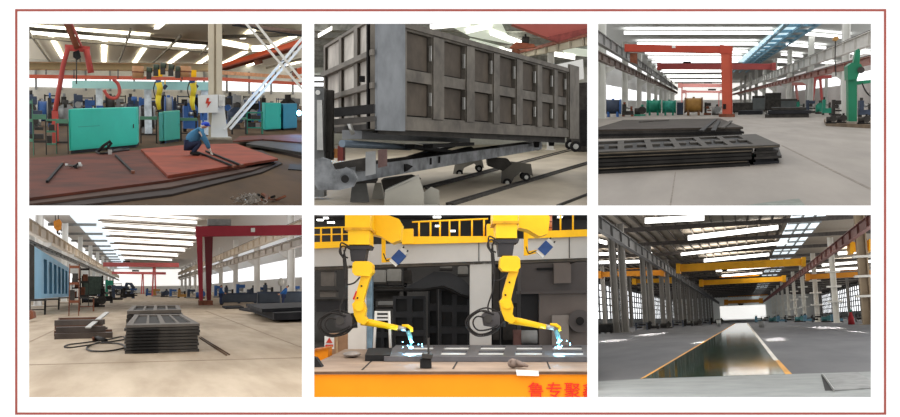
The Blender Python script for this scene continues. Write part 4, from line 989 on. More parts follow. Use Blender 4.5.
# --- stands and bogies
LG = mat('stand_pale', (150, 147, 137), .6, 0, .1, 1)
t = thing(rm, 'support_stand', 'pale grey folded steel stand in front of the chassis', 'stand', rm.fl(412, 205))
part(t, 'side_plate', MB().sil(rm, [(384, 206), (385, 193), (409, 181), (419, 177.5), (424, 193), (424, 206)], 20.6, .12), LG)
part(t, 'side_plate', MB().sil(rm, [(424, 206), (423, 193), (431, 187), (439, 190.5), (440, 206)], 21.0, .12), LG)
part(t, 'top_plate', MB().prism([rm.at(385, 193, 20.6), rm.at(419, 177.5, 20.6), rm.at(419, 177, 23), rm.at(388, 190, 23)], (0, 0, .06)), mat('stand_top', (140, 138, 130), .6))
part(t, 'foot', MB().box(rm.at(388, 200, 20.7).x, rm.at(438, 200, 20.7).x, 20.7, 21.1, 0, .05), LG)
t = thing(rm, 'support_stand', 'dark grey trapezoid stand under the left end of the chassis', 'stand', rm.fl(359, 202))
part(t, 'side_plate', MB().sil(rm, [(350, 202), (352, 184), (366, 183), (369, 202)], 22, .15), mat('stand_dark', (88, 88, 86), .6, .1, .3, 1))
part(t, 'side_plate', MB().sil(rm, [(371, 201), (375, 183), (381, 183), (384, 199)], 23.2, .15), LG)
part(t, 'top_plate', MB().prism([rm.at(351, 184, 22), rm.at(376, 183, 22), rm.at(378, 180, 24), rm.at(354, 181, 24)], (0, 0, .05)), STEEL)
t = thing(rm, 'support_block', 'dark steel block lying between the two stands', 'block', rm.fl(400, 195))
part(t, 'block', MB().sil(rm, [(381, 180), (410, 176), (420, 180), (412, 187), (384, 192)], 24.3, 1.0), STEEL); part(t, 'foot', MB().sil(rm, [(388, 189), (404, 188), (404, 194.5), (388, 195)], 24.5, .6), BLACK)
def bogie(pts, top, wheels, Y, r, m, label):
    g = rm.at(sum(p[0] for p in wheels)/2, max(p[1] for p in wheels), Y); g.z = 0
    t = thing(rm, 'rail_bogie', label, 'bogie', g, 'rail bogies under the chassis')
    part(t, 'side_frame', MB().sil(rm, pts, Y, .12), m); part(t, 'side_frame', MB().sil(rm, pts, Y+.8, .12), m)
    part(t, 'bolster', MB().sil(rm, top, Y-.05, 1.1), STEEL)
    for x, y in wheels:
        c = rm.at(x, y, Y)
        w_ = part(t, 'wheel', MB().tube(c+V((0, -.14, 0)), c+V((0, .0, 0)), r, None, 14).tube(c+V((0, .8, 0)), c+V((0, .94, 0)), r, None, 14).tube(c, c+V((0, .9, 0)), r*.3), BLACK)
        part(t, 'hub', MB().tube(c+V((0, -.17, 0)), c+V((0, -.13, 0)), r*.45, None, 10), SILVER)
OL = mat('bogie_olive', (92, 88, 80), .55, .1, .2, 1)
bogie([(501, 183), (502, 166), (511, 161.5), (531, 164), (533, 176), (528, 174), (521, 172), (514, 178), (511, 184)], [(487, 157.5), (508, 159), (512, 164), (503, 171), (488, 166)], [(507, 182.5), (526, 177)], 30, .13, OL, 'olive rail bogie with two wheels nearer the right under the chassis')
bogie([(453, 174), (455, 163), (464, 160), (482, 158.5), (484, 168), (478, 167), (474, 163.5), (464, 168), (462, 174)], [(455, 155), (478, 153), (480, 160), (457, 164)], [(459.5, 173.2), (479, 168.5)], 36.5, .13, LG, 'paler rail bogie behind the chassis, farther from the camera')
for x, y, lb in ((537, 146.5, 'near'), (570, 145.5, 'middle'), (575.5, 144, 'far')):
    c = rm.at(x, y, {'near': 70, 'middle': 74, 'far': 66}[lb]); c.z = .52
    t = thing(rm, 'wheel_unit', 'dark rail wheel under the far end of the tipper body, %s one of three' % {'near': 'left', 'middle': 'middle', 'far': 'right'}[lb], 'wheel', (c.x, c.y, 0), 'far rail wheels')
    part(t, 'tyre', MB().tube(c+V((0, -.2, 0)), c+V((0, .2, 0)), .36, None, 14), BLACK); part(t, 'hub', MB().tube(c+V((0, -.25, 0)), c+V((0, -.2, 0)), .18, None, 10), SILVER)
    part(t, 'fork', MB().bar(c, c+V((0, 0, .9)), .5, .3), STEEL)
for k, (a, b) in enumerate((((452, 204.5), (588, 163.6)), ((447, 204), (588, 161.8)), ((426, 188.3), (588, 145.8)), ((424, 186.6), (588, 144.4)), ((557, 206), (588, 194)))):
    solo(rm, 'floor_rail', '%s steel floor rail running away to the right past the bogies' % ('front', 'second', 'third', 'farthest', 'bottom right corner')[k], 'rail', MB().bar(rm.fl(*a, .03), rm.fl(*b, .03), .06 if k != 4 else .03, .06), STEEL, 'floor rails')
# --- left foreground press frame and clutter
t = thing(rm, 'hydraulic_press', 'tall grey steel press frame at the left edge before the tipper end', 'press', rm.fl(322, 197))
part(t, 'post', MB().sil(rm, [(312, 88), (324, 88), (324, 197), (312, 197)], 23, .5), mat('press_grey', (112, 114, 114), .5, .1, .3, 1))
part(t, 'post', MB().sil(rm, [(326, 90), (332.5, 90), (332, 160), (326, 160)], 23.4, .4), STEEL)
part(t, 'slide', MB().sil(rm, [(317, 100), (322, 100), (323, 150), (317, 150)], 22.85, .15), SILVER)
part(t, 'dial', MB().tube(rm.at(317.8, 92.5, 22.8), rm.at(317.8, 92.5, 23), .055, None, 14), WHITEP)
part(t, 'tie_bar', MB().bar(rm.at(318, 155, 23.2), rm.at(331, 155, 23.6), .2, .15), STEEL)
for k, (pts, Yd, m, lb) in enumerate((([(334, 108), (374, 104), (374, 113), (334, 117)], 19.2, BLACK, 'upper dark steel beam under the tipper end wall'), ([(334, 119), (374, 116), (374, 121), (334, 125)], 19.1, STEEL, 'lower dark steel beam under the tipper end wall'))):
    solo(rm, 'steel_beam', lb, 'steel beam', MB().sil(rm, pts, Yd, .35), m)
solo(rm, 'red_block', 'small dark red block beside the press frame', 'block', MB().sil(rm, [(337.5, 146), (343, 146), (343, 161), (337.5, 161)], 22.4, .5), mat('block_red', (122, 54, 48), .6))
solo(rm, 'orange_box', 'small orange box between the press frame and the red block', 'box', MB().sil(rm, [(330, 149), (337.5, 149), (337.5, 158), (330, 158)], 24.0, .5), mat('box_orange', (196, 132, 78), .6))
solo(rm, 'pale_pin', 'short pale steel pin leaning under the corner of the tipper body', 'pin', MB().tube(rm.at(349, 122, 21.8), rm.at(353, 134.5, 21.8), .05), SILVER)
# ================================================================== lower middle view: two yellow welding robots
rm = r5
floor_of(rm, mat('floor_cell', (70, 66, 64), .7, 0, .15, .5), 60)
cl = struct(rm, 'ceiling', MB().box(-18, 18, 27, 60, 5.6, 5.8), mat('roof_dark5', (64, 62, 62), .8))
LMP = mat('lamp_white5', (255, 255, 250), emit=4.0)
for k, (x, y, w_) in enumerate(((320, 220, 5), (331, 222.5, 6), (326, 218, 4), (437, 217, 7), (438, 226, 5), (452, 231, 6), (560, 217, 4))):
    c = rm.at(x, y, 44); solo(rm, 'strip_lamp', 'small white strip lamp under the dark roof, %s from the left' % ORD[k], 'lamp', MB().cbox(c, w_*.05, .3, .06), LMP, 'strip lamps over the robot cell')
wb = struct(rm, 'wall_back', MB().box(-18, 18, 46, 46.4, 0, 5.6), mat('wall_dark5', (72, 70, 68), .8, 0, .2, .6))
TT = mat('table_brown', (168, 144, 124), .6, 0, .15, 1.2, c2=(140, 120, 104)); TO = mat('table_orange', (238, 138, 16), .5, 0, .05, 1, spec=.15)
ZT = .64
t = thing(rm, 'welding_table', 'long welding table with bright orange front and brown steel top', 'table', (0, 18, 0))
part(t, 'table_top', MB().box(-2.7, 2.8, 18, 26, ZT-.06, ZT), TT)
part(t, 'front_panel', MB().box(-2.7, 2.8, 18.02, 18.1, -.4, ZT-.06), TO)
part(t, 'top_edge', MB().box(-2.7, 2.8, 17.96, 18.0, ZT-.05, ZT-.015), mat('edge_brown', (92, 64, 44), .6))
mb = MB()
for a, b in (((361, 370), (374, 358)), ((452, 369), (457, 361)), ((549, 369), (546, 361))): mb.slab([rm.fl(x, y, ZT) for x, y in ((a[0], a[1]), (a[0]+2, a[1]), (b[0]+1.3, b[1]), (b[0], b[1]))], ZT, ZT+.004)
part(t, 'seam', mb, BLACK)
part(t, 'back_panel', MB().box(-2.7, 2.8, 25.9, 26, -.4, ZT-.06), TO)
mb = MB()
for k in range(7):
    x = 342+k*3.6; mb.sil(rm, [(x, 372), (x+2, 371.6), (x+2.2, 373), (x+.6, 373.6)], 18.0, .02)
part(t, 'worn_marks', mb, mat('edge_brown', (92, 64, 44), .6))
def glyphs(text, rm, x, y, Y, hpx, m, parent):
    cu = bpy.data.curves.new('lettering', 'FONT'); cu.body = text; cu.size = 1; cu.extrude = .01
    cu.space_character = 1.1
    o = bpy.data.objects.new('lettering', cu); C.objects.link(o)
    me = ev_mesh(o); bpy.data.objects.remove(o)
    ys = [v.co.y for v in me.vertices]; s = hpx*Y/1000/(max(ys)-min(ys)); p = rm.at(x, y, Y)
    mb = MB()
    x0 = min(v.co.x for v in me.vertices); y0 = min(ys)
    mb.add([p+V(((v.co.x-x0)*s, -v.co.z*.6, (v.co.y-y0)*s)) for v in me.vertices], [list(q.vertices) for q in me.polygons])
    return part(parent, 'lettering', mb, m, 'red painted lettering')
glyphs('\u9c81\u4e13\u805a\u946b', rm, 528, 398.6, 18.0, 16, mat('letter_red', (226, 38, 20), .5, 0, .04), t)
# workpiece frame on the table
WF = mat('workpiece_grey', (92, 90, 92), .45, .2, .2, 2); WS = mat('sheet_pale', (226, 228, 226), .5, 0, .05, 2)
ZT += .006; zt = ZT+.1
q = [rm.fl(384, 356.5, zt), rm.fl(596, 357, zt), rm.fl(592, 345, zt), rm.fl(396, 345, zt)]
t = thing(rm, 'workpiece_frame', 'dark grey steel frame with pale window sheets lying on the welding table', 'steel frame', (0, 21, ZT))
def ux(x): return upx(q[0], q[1], x)
us = [0]
for a, b in ((400, 427), (438, 464), (476, 502), (514, 541), (552, 583)): us += [ux(a), ux(b)]
us.append(1)
part(t, 'frame', cells(MB(), q, us, [0, .14, .42, .58, .88, 1], lambda i, j: not (i % 2 == 1 and j in (1, 3)), ZT, zt), WF)
for k in range(5):
    part(t, 'window_sheet', cells(MB(), q, [us[1+2*k], us[2+2*k]], [.12, .9], lambda i, j: True, ZT+.05, ZT+.06), WS, 'pale sheet in a frame window')
part(t, 'end_channel', MB().hexa([rm.fl(365, 361, ZT), rm.fl(390, 361, ZT), rm.fl(392, 353, ZT), rm.fl(368, 353, ZT)]+[rm.fl(365, 361, ZT)+V((0, 0, .12)), rm.fl(390, 361, ZT)+V((0, 0, .12)), rm.fl(392, 353, ZT)+V((0, 0, .12)), rm.fl(368, 353, ZT)+V((0, 0, .12))]), BLACK)
# portal, deck, railings
PG = mat('portal_grey', (176, 174, 170), .55, 0, .06, .8)
t = thing(rm, 'portal_frame', 'grey portal frame carrying the robots, with two pillars and a long cross beam', 'portal', (0, 26.5, 0))
part(t, 'cross_beam', MB().sil(rm, [(305, 247), (596, 236), (596, 257.5), (305, 267)], 26.4, .9), PG)
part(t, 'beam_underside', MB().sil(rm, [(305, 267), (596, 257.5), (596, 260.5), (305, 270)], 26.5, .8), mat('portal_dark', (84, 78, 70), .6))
for x in (478.5, 569): part(t, 'seam', MB().sil(rm, [(x, 240.3-(x-478)*.038), (x+.7, 240.3-(x-478)*.038), (x+.7, 261.3-(x-478)*.034), (x, 261.3-(x-478)*.034)], 26.38, .02), STEEL)
part(t, 'pillar', MB().sil(rm, [(348, 266), (366, 266), (366, 385), (348, 385)], 26.5, .6), mat('pillar_cream', (214, 210, 202), .55, 0, .06, .8))
part(t, 'pillar_side', MB().sil(rm, [(366, 266), (372, 267), (372, 385), (366, 385)], 26.8, .5), mat('pillar_blue', (128, 156, 176), .55))
part(t, 'pillar', MB().sil(rm, [(470, 262), (491.5, 261), (491.5, 385), (470, 385)], 26.5, .6), PG)
part(t, 'deck', MB().sil(rm, [(305, 242.5), (350, 241), (350, 247), (305, 249)], 26.3, .9), YELLOW)
part(t, 'deck', MB().sil(rm, [(402, 236.5), (500, 236), (500, 242), (402, 244.5)], 26.3, .9), YELLOW)
part(t, 'deck', MB().sil(rm, [(527, 231.5), (596, 229), (596, 236), (527, 238.5)], 26.3, .9), YELLOW)
part(t, 'deck_block', MB().sil(rm, [(402, 229), (413, 228.5), (413, 243.5), (402, 244)], 26.2, .5), YELLOW)
part(t, 'deck_block', MB().sil(rm, [(487, 224), (496, 223.5), (496, 240.5), (487, 241)], 26.2, .5), YELLOW)
for a, b in (((305, 228.3), (350, 227)), ((412, 222), (488, 218.8)), ((527, 213.5), (596, 211))):
    part(t, 'handrail', MB().tube(rm.at(*a, 26.4), rm.at(*b, 26.4), .022, None, 8), YELLOW)
for x, y0, y1 in ((321, 228, 243), (331.5, 227.5, 243), (342, 227.5, 242), (419, 222, 238), (430.5, 221.5, 238), (440, 221, 238), (449.5, 220.5, 238), (459.5, 220, 237), (472, 219.5, 237), (484, 219, 237), (533, 214, 232), (545, 213, 232), (560.5, 212, 231), (573, 212, 231)):
    part(t, 'railing_post', MB().tube(rm.at(x, y0, 26.4), rm.at(x, y1, 26.4), .024, None, 8), YELLOW)
for a, b in (((305, 235), (350, 234)),): part(t, 'handrail', MB().tube(rm.at(*a, 26.4), rm.at(*b, 26.4), .016, None, 8), YELLOW)
CU = mat('copper_orange', (206, 132, 92), .5, 0, .15, 2)
t = thing(rm, 'wire_drum', 'copper orange welding wire drum standing on the deck above the right robot', 'wire drum', rm.at(541, 232, 26.8))
part(t, 'shell', MB().tube(rm.at(541, 232, 27), rm.at(541, 210, 27), .3, None, 16), CU)
for y in (228, 222, 216): part(t, 'hoop', MB().tube(rm.at(541, y+.4, 27), rm.at(541, y-.4, 27), .315, None, 16), RUST)
DGP = mat('dark_panel', (44, 42, 44), .5, 0, .3, 1)
# robots
def robot(dx, dyt, label, other):
    def p(x, y, Y=22.4): return rm.at(x+dx, y+dyt*max(0, min(1, (344-y)/100)), Y)
    def sl(pts, Y, th): return MB().prism([p(x, y, Y) for x, y in pts], (0, th, 0))
    RY = mat('robot_yellow', (250, 196, 14), .4, 0, .06, 2)
    t = thing(rm, 'welding_robot', label, 'robot', p(360, 246), 'hanging welding robots')
    part(t, 'carriage', sl([(345, 205), (370, 205), (370, 229), (369, 230), (369, 244.5), (348, 244.5), (348, 230), (345, 229)], 22.0, 1.3), RY)
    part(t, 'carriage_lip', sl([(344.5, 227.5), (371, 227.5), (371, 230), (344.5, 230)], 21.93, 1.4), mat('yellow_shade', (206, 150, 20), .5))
    part(t, 'side_housing', sl([(371, 210), (380, 212), (399, 219), (402, 224), (400, 240), (392, 243), (380, 236), (371, 234)], 23.4, .9), RY)
    b = part(t, 'base_flange', sl([(346, 245.5), (371.5, 245.5), (370, 249), (348, 249)], 22.05, .8), DGP)
    part(t, 'base', sl([(349.5, 249), (366.5, 249), (364.5, 261), (351, 261)], 22.1, .7), DGP)
    mb = MB().sil(rm, [], 0, 0) if 0 else sl([(352.5, 263), (355, 261.2), (369, 261.2), (372, 264), (372.5, 272), (369, 276), (355, 275.5), (352, 272)], 22.0, .75)
    part(t, 'shoulder', mb, RY)
    part(t, 'upper_arm', sl([(362, 272), (371, 275), (368, 283), (364.5, 296), (362, 307), (354, 305), (355, 296), (359, 283)], 22.15, .35), RY)
    part(t, 'arm_bolt', MB().tube(p(361.5, 286, 22.1), p(361.5, 286, 22.2), .022, None, 8), BLACK)
    part(t, 'arm_bolt', MB().tube(p(357.5, 298, 22.1), p(357.5, 298, 22.2), .022, None, 8), BLACK)
    if not other: part(t, 'red_mark', sl([(352.6, 299), (355.8, 291), (357, 291.5), (354, 300)], 22.1, .06), mat('mark_red', (206, 40, 30), .5))
    part(t, 'elbow', sl([(352, 304), (355, 301), (363, 302), (365.5, 309), (364.5, 316), (368, 321), (364, 325), (357, 322), (354, 315)], 22.05, .5), RY)
    part(t, 'elbow_cap', MB().tube(p(359, 307, 21.98), p(359, 307, 22.1), .095, None, 14), RY)
    part(t, 'forearm', MB().path([p(361, 321.5, 22.3), p(372, 323, 22.3), p(385, 325.5, 22.3), p(398, 328, 22.3)], [.085, .08, .066, .06], 12), RY)
    part(t, 'wrist', MB().tube(p(397.5, 327.8, 22.3), p(406, 329, 22.3), .058, .05, 12), SILVER)
    part(t, 'wrist_cap', MB().path([p(402, 325.6, 22.3), p(408, 326.2, 22.3), p(411.5, 328.5, 22.3), p(412, 332, 22.3)], [.03, .042, .042, .03], 10), RY)
    tc = mat('torch_cyan', (110, 170, 184), .35, .3, .1, 3)
    part(t, 'torch', MB().path([p(408, 331, 22.3), p(410, 337, 22.3), p(411, 341, 22.3), p(411, 345.5, 22.3)], [.05, .055, .04, .02], 10), tc)
    f = part(t, 'wire_feeder', sl([(334, 317), (337, 314), (350, 314), (352, 318), (352, 326), (349, 329), (336, 327)], 21.9, .5), mat('feeder_grey', (72, 68, 68), .5, .1, .2, 2))
    part(t, 'feeder_motor', MB().tube(p(340, 320.5, 21.7), p(340, 320.5, 21.95), .09, None, 14), STEEL)
    part(t, 'feeder_disc', MB().tube(p(353.5, 313, 22.2), p(354.5, 328, 22.2), .07, None, 12), STEEL)
    cs = [[(352, 315), (338, 310), (324, 316), (320, 326), (326, 334), (340, 334), (354, 327)], [(350, 318), (335, 312.5), (322, 320), (322, 329), (332, 335), (346, 331), (356, 323)],
          [(346, 316), (330, 313), (318.5, 321), (320, 330), (330, 336.5), (345, 334), (352, 328)], [(344, 322), (330, 318), (325, 324), (330, 331), (342, 330), (350, 326)],
          [(346, 247), (343.5, 258), (345, 276), (346, 284), (354, 283), (360, 277)], [(348, 246), (341, 243), (341.5, 254), (348, 258)], [(344, 250), (346.5, 270), (345, 292), (340, 308), (341, 314)], [(352, 250), (343, 246), (339.5, 252), (345, 262), (345, 280)]]
    for i, c_ in enumerate(cs):
        part(t, 'cable', MB().path(smooth([p(x, y, 22.0-.06*(i % 4)) for x, y in c_], 5), .02, 6), CABLE)
    # sensor box on its bracket
    return t
t1 = robot(0, 0, 'yellow welding robot hanging at the left, torch over the left end of the frame', False)
t2 = robot(148, -6.5, 'yellow welding robot hanging at the right, torch over the right end of the frame', True)
CB = mat('sensor_blue', (36, 70, 130), .4, 0, .15, 3)
for k, (cx, cy, bx0, by0, by1, lb) in enumerate(((398.5, 257, 383.5, 216, 262.5, 'left'), (545.5, 248, 526, 205, 255.5, 'right'))):
    t = thing(rm, 'sensor_camera', 'blue tilted sensor box with metal ends on a yellow bracket beside the %s robot' % lb, 'sensor', rm.at(cx, cy, 24.6), 'sensor boxes')
    def rr(u, v, a=math.radians(-47)): return (cx+u*math.cos(a)-v*math.sin(a), cy+u*math.sin(a)+v*math.cos(a))
    part(t, 'housing', MB().sil(rm, [rr(-6, -5), rr(6, -5), rr(6, 5), rr(-6, 5)], 24.6, .25), CB)
    part(t, 'end_cap', MB().sil(rm, [rr(6, -4), rr(9.5, -4), rr(9.5, 4), rr(6, 4)], 24.63, .2), SILVER); part(t, 'end_cap', MB().sil(rm, [rr(-9, -4.5), rr(-6, -4.5), rr(-6, 4.5), rr(-9, 4.5)], 24.63, .2), WHITEP)
    for v in (-3, 2.5): part(t, 'connector', MB().tube(rm.at(*rr(9, v), 24.7), rm.at(*rr(11.5, v), 24.7), .018), BLACK)
    part(t, 'bracket', MB().sil(rm, [(bx0-2, by0), (bx0+2, by0), (bx0+2, by1), (bx0-2, by1)], 24.9, .1).sil(rm, [(bx0, by1-4), (cx-4, cy+1), (cx-3, cy+4), (bx0, by1)], 24.95, .08), YELLOW)
    part(t, 'cable', MB().path(smooth([rm.at(x, y, 24.7) for x, y in (rr(-8, 2), (cx-9, cy+3), (bx0+3, by1-2), (bx0, by1-9))]), .015, 6), CABLE)
# welding arcs
ARC = mat('arc_glow', (130, 210, 255), emit=14)
for k, (x, y) in enumerate(((411, 347), (559, 347))):
    c = rm.at(x, y, 22.3); c.z = max(c.z, zt+.02)
    solo(rm, 'welding_arc', 'bright blue white welding arc under the %s robot torch' % ('left', 'right')[k], 'welding arc', MB().ball(c+V((0, -.02, -.01)), .05, .05, .03), ARC)
    l = bpy.data.lights.new('arc_light', 'POINT'); l.energy = 26; l.color = (.25, .65, 1); l.shadow_soft_size = .06
    o = bpy.data.objects.new('arc_light', l); C.objects.link(o); o.matrix_world = rm.M @ Matrix.Translation(c+V((0, -.05, .12)))
    for i in range(9):
        a = random.uniform(0, 6.28); d = random.uniform(.05, .35); e = c+V((math.cos(a)*d, math.sin(a)*d, random.uniform(-.01, .16)))
        solo(rm, 'spark', 'tiny blue white spark around the %s welding arc' % ('left', 'right')[k], 'spark', MB().ball(e, .012, n=6, m=4), ARC, 'sparks of the %s arc' % ('left', 'right')[k])
# small things on the table
t = thing(rm, 'clamp', 'dark clamp block with a post on the table edge before the left window', 'clamp', rm.fl(426, 368, ZT))
part(t, 'block', MB().sil(rm, [(420, 359), (431, 359), (431.5, 368), (420, 368)], 18.6, .3), BLACK); part(t, 'post', MB().sil(rm, [(427.5, 338), (429.5, 338), (429.5, 360), (427.5, 360)], 18.7, .06), STEEL)
part(t, 'jaw', MB().sil(rm, [(422, 354), (433, 355), (432, 359), (421, 358)], 18.55, .4), STEEL)
g = rm.fl(516, 367.5, ZT+.02)
solo(rm, 'work_glove', 'crumpled grey brown work glove on the table edge at the right', 'glove', MB().ball(g+V((-.05, .1, .07)), .1, .12, .09, 10, 6).ball(g+V((.06, .1, .04)), .14, .08, .05, 10, 6).path([g+V((.0, .05, .1)), g+V((.1, 0, .06)), g+V((.22, -.04, .025))], [.05, .045, .02], 7).path([g+V((-.08, .05, .09)), g+V((-.1, .0, .14))], [.045, .02], 7), mat('glove_grey', (126, 110, 100), .9, 0, .2, 9))
solo(rm, 'white_tag', 'small white metal tag hanging over the table front edge', 'tag', MB().sil(rm, [(516, 370), (538.5, 371), (539, 376), (517, 375.5)], 17.9, .05), WHITEP)
t = thing(rm, 'step_frame', 'white tubular frame like a chair back behind the left robot forearm', 'frame', rm.at(381, 350, 25.2))
for x0, x1 in ((376, 374), (389, 390.5)): part(t, 'post', MB().tube(rm.at(x0, 311, 25), rm.at(x1, 349, 25), .035), WHITEP)
for y in (312, 316, 319.5): part(t, 'rung', MB().bar(rm.at(376, y, 25), rm.at(389.5, y, 25), .04, .045), WHITEP)
t = thing(rm, 'cardboard_box', 'brown cardboard box behind the table at the left', 'box', rm.at(340, 356, 27))
part(t, 'carton', MB().sil(rm, [(327, 334), (348, 333), (348, 360), (327, 360)], 27, .6), mat('cardboard', (166, 128, 98), .8, 0, .12, 4)); part(t, 'tape', MB().sil(rm, [(336, 333.4), (338, 333.4), (338, 360), (336, 360)], 26.98, .02), mat('tape_tan', (190, 160, 124), .5))
t = thing(rm, 'warning_sign', 'white warning sign with red top leaning on the cardboard box', 'sign', rm.at(329, 349, 26.6))
part(t, 'panel', MB().sil(rm, [(324.5, 336), (334, 336), (334, 349), (324.5, 349)], 26.6, .04), WHITEP); part(t, 'red_triangle', MB().sil(rm, [(326, 343), (329.2, 337.5), (332.5, 343)], 26.57, .02), RED)
part(t, 'red_band', MB().sil(rm, [(325.3, 344.6), (333.2, 344.6), (333.2, 346.6), (325.3, 346.6)], 26.57, .02), RED)
t = thing(rm, 'orange_bin', 'orange steel bin at the left edge behind the table', 'bin', rm.at(320, 365, 23.8))
part(t, 'shell', MB().sil(rm, [(312, 351), (328, 348.5), (328, 362), (312, 365)], 23.6, .8), TO); part(t, 'rim', MB().sil(rm, [(311, 350), (328.5, 347.3), (328.5, 349), (311, 351.8)], 23.55, .9), mat('rim_orange', (196, 110, 30), .5))
solo(rm, 'steel_wedge', 'dark steel wedge on the table at its left end', 'wedge', MB().sil(rm, [(312, 368), (322, 367), (316, 358), (312, 357)], 19.0, .3), BLACK)
solo(rm, 'rag', 'pale grey rag lying on the table left of the frame end', 'rag', MB().ball(rm.fl(352, 357, ZT)+V((0, 0, .066)), .2, .5, .06, 12, 6), mat('rag_grey', (160, 150, 142), .9))
# background parts behind the portal
BK = mat('body_black', (40, 40, 42), .45, .2, .3, 1.2); BK2 = mat('body_black_recess', (24, 24, 25), .6)
def black_body(x0, x1, y0, y1, Y, label, nx, ny):
    t = thing(rm, 'black_side_panel', label, 'steel panel', (rm.at((x0+x1)/2, y1, Y).x, Y, 0), 'black body panels')
    qd = [rm.at(x0, y1, Y), rm.at(x1, y1, Y), rm.at(x1, y0, Y), rm.at(x0, y0, Y)]
    us = [0]; vs_ = [0]
    for k in range(nx): us += [(k+.16)/nx, (k+.84)/nx]
    for k in range(ny): vs_ += [(k+.16)/ny, (k+.84)/ny]
    us.append(1); vs_.append(1)
    part(t, 'frame', facecells(MB(), qd, V((0, .12, 0)), us, vs_, lambda i, j: not (i % 2 == 1 and j % 2 == 1)), BK)
    part(t, 'sheet', facecells(MB(), [p_+V((0, .1, 0)) for p_ in qd], V((0, .1, 0)), [0, 1], [0, 1], lambda i, j: True), BK2)
    part(t, 'leg', MB().box(qd[0].x, qd[0].x+.2, Y, Y+.3, -.4, qd[0].z), BK); part(t, 'leg', MB().box(qd[1].x-.2, qd[1].x, Y, Y+.3, -.4, qd[1].z), BK)
black_body(393, 426, 296, 352, 30, 'black ribbed body panel behind the left robot forearm', 2, 3)
black_body(428, 438, 285, 352, 31.5, 'narrow black body panel between the two wide ones', 1, 3)
black_body(439, 470, 287, 352, 30.2, 'black ribbed body panel left of the right pillar', 2, 3)
black_body(373, 392, 318, 352, 31, 'low black body panel behind the white tubular frame', 2, 2)
t = thing(rm, 'black_fender', 'large black curved fender lying on top of the black body panels', 'fender', rm.at(440, 292, 29.6))
part(t, 'arch', MB().sil(rm, [(404, 288), (418, 281), (434, 271.5), (450, 272.5), (463, 279), (478, 294), (473, 298), (462, 294), (450, 288), (443, 285.5), (425, 289), (409, 292)], 28.9, .9), mat('fender_black', (30, 30, 32), .3, .1, .2, 1))
part(t, 'lip', MB().path([rm.at(x, y, 28.85) for x, y in ((404, 290), (425, 290), (443, 287), (460, 295), (473, 299))], .05, 6), BLACK)
part(t, 'bolt', MB().tube(rm.at(441, 277.5, 29.3), rm.at(443, 276.5, 29.3), .05), SILVER)
GW = mat('form_grey', (150, 148, 142), .6, 0, .25, 1.2)
for k, (x0, x1, y0, y1, Y, m) in enumerate(((373, 386, 270, 284, 33, GW), (387, 401, 269, 283, 33, GW), (374, 404, 286, 289, 32.8, GREY), (378, 402, 301, 307, 32.5, GREY), (404, 412, 270, 283, 33.4, STEEL), (374, 399, 291, 299, 33.2, STEEL), (458, 468, 266, 276, 33.6, GW), (440, 452, 264, 270, 33.8, GW))):
    t = thing(rm, 'steel_casting', 'grey steel part stacked behind the portal beam, %s from the left pillar' % ORD[k], 'steel part', rm.at((x0+x1)/2, y1, Y), 'grey parts behind the portal')
    part(t, 'block', MB().sil(rm, [(x0, y0+1), (x0+2, y0), (x1-1, y0), (x1, y0+2), (x1, y1), (x0, y1)], Y, .7), m); part(t, 'flange', MB().sil(rm, [(x0-.5, y1-2), (x1+.5, y1-2), (x1+.5, y1), (x0-.5, y1)], Y-.1, .9), STEEL)
t = thing(rm, 'steel_rack', 'dark steel rack holding the grey parts behind the portal', 'rack', (rm.at(390, 300, 33).x, 33, 0))
for x in (371.5, 404): part(t, 'post', MB().box(rm.at(x, 300, 33).x-.06, rm.at(x, 300, 33).x+.06, 33.9, 34.1, -.4, 3.2), BLACK)
for y in (284.5, 290, 299.5, 307.5): part(t, 'shelf', MB().sil(rm, [(371, y), (405, y), (405, y+1.2), (371, y+1.2)], 32.6, 1.6), BLACK)
for k, (x0, x1, y0, y1, Y) in enumerate(((321, 334, 271, 286, 31), (320, 336, 291, 297, 30.8), (316, 345, 300, 312, 31.2))):
    t = thing(rm, 'control_box', 'dark grey control box in the gloom behind the left robot, %s from the top' % ORD[k], 'box', rm.at((x0+x1)/2, y1, Y), 'control boxes at the left')
    part(t, 'case', MB().sil(rm, [(x0, y0), (x1, y0), (x1, y1), (x0, y1)], Y, .6), mat('case_grey', (104, 98, 92), .6, 0, .2, 2) if k < 2 else DGP); part(t, 'lid', MB().sil(rm, [(x0-.6, y0-1), (x1+.6, y0-1), (x1+.6, y0+.6), (x0-.6, y0+.6)], Y-.06, .7), STEEL)
TA = mat('cabinet_taupe', (118, 108, 102), .5, 0, .1, .8); TA2 = mat('cabinet_taupe_dark', (88, 82, 80), .5, 0, .1, .8)
t = thing(rm, 'machine_housing', 'large taupe machine housing with a round wheel at the right behind the robot', 'machine', (rm.at(560, 300, 29).x, 29, 0))
part(t, 'upper_case', MB().sil(rm, [(521, 262), (596, 259), (596, 292), (521, 292)], 29.6, 1.5), TA2); part(t, 'upper_door', MB().sil(rm, [(554, 263), (571, 262.5), (571, 283), (554, 283.5)], 29.4, .2), TA)
part(t, 'ledge', MB().sil(rm, [(520, 291), (596, 290), (596, 293), (520, 294)], 29.3, 1.6), TA2)
part(t, 'lower_case', MB().sil(rm, [(539, 293), (596, 293), (596, 372), (539, 372)], 29.5, 1.5), TA); part(t, 'side_case', MB().sil(rm, [(521, 294), (539, 294), (539, 372), (521, 372)], 29.8, 1.3), DGP)
part(t, 'pale_panel', MB().sil(rm, [(552, 315.5), (569, 315), (569, 352), (552, 352)], 29.2, .2), mat('panel_pale5', (152, 142, 134), .5, 0, .06, 1))
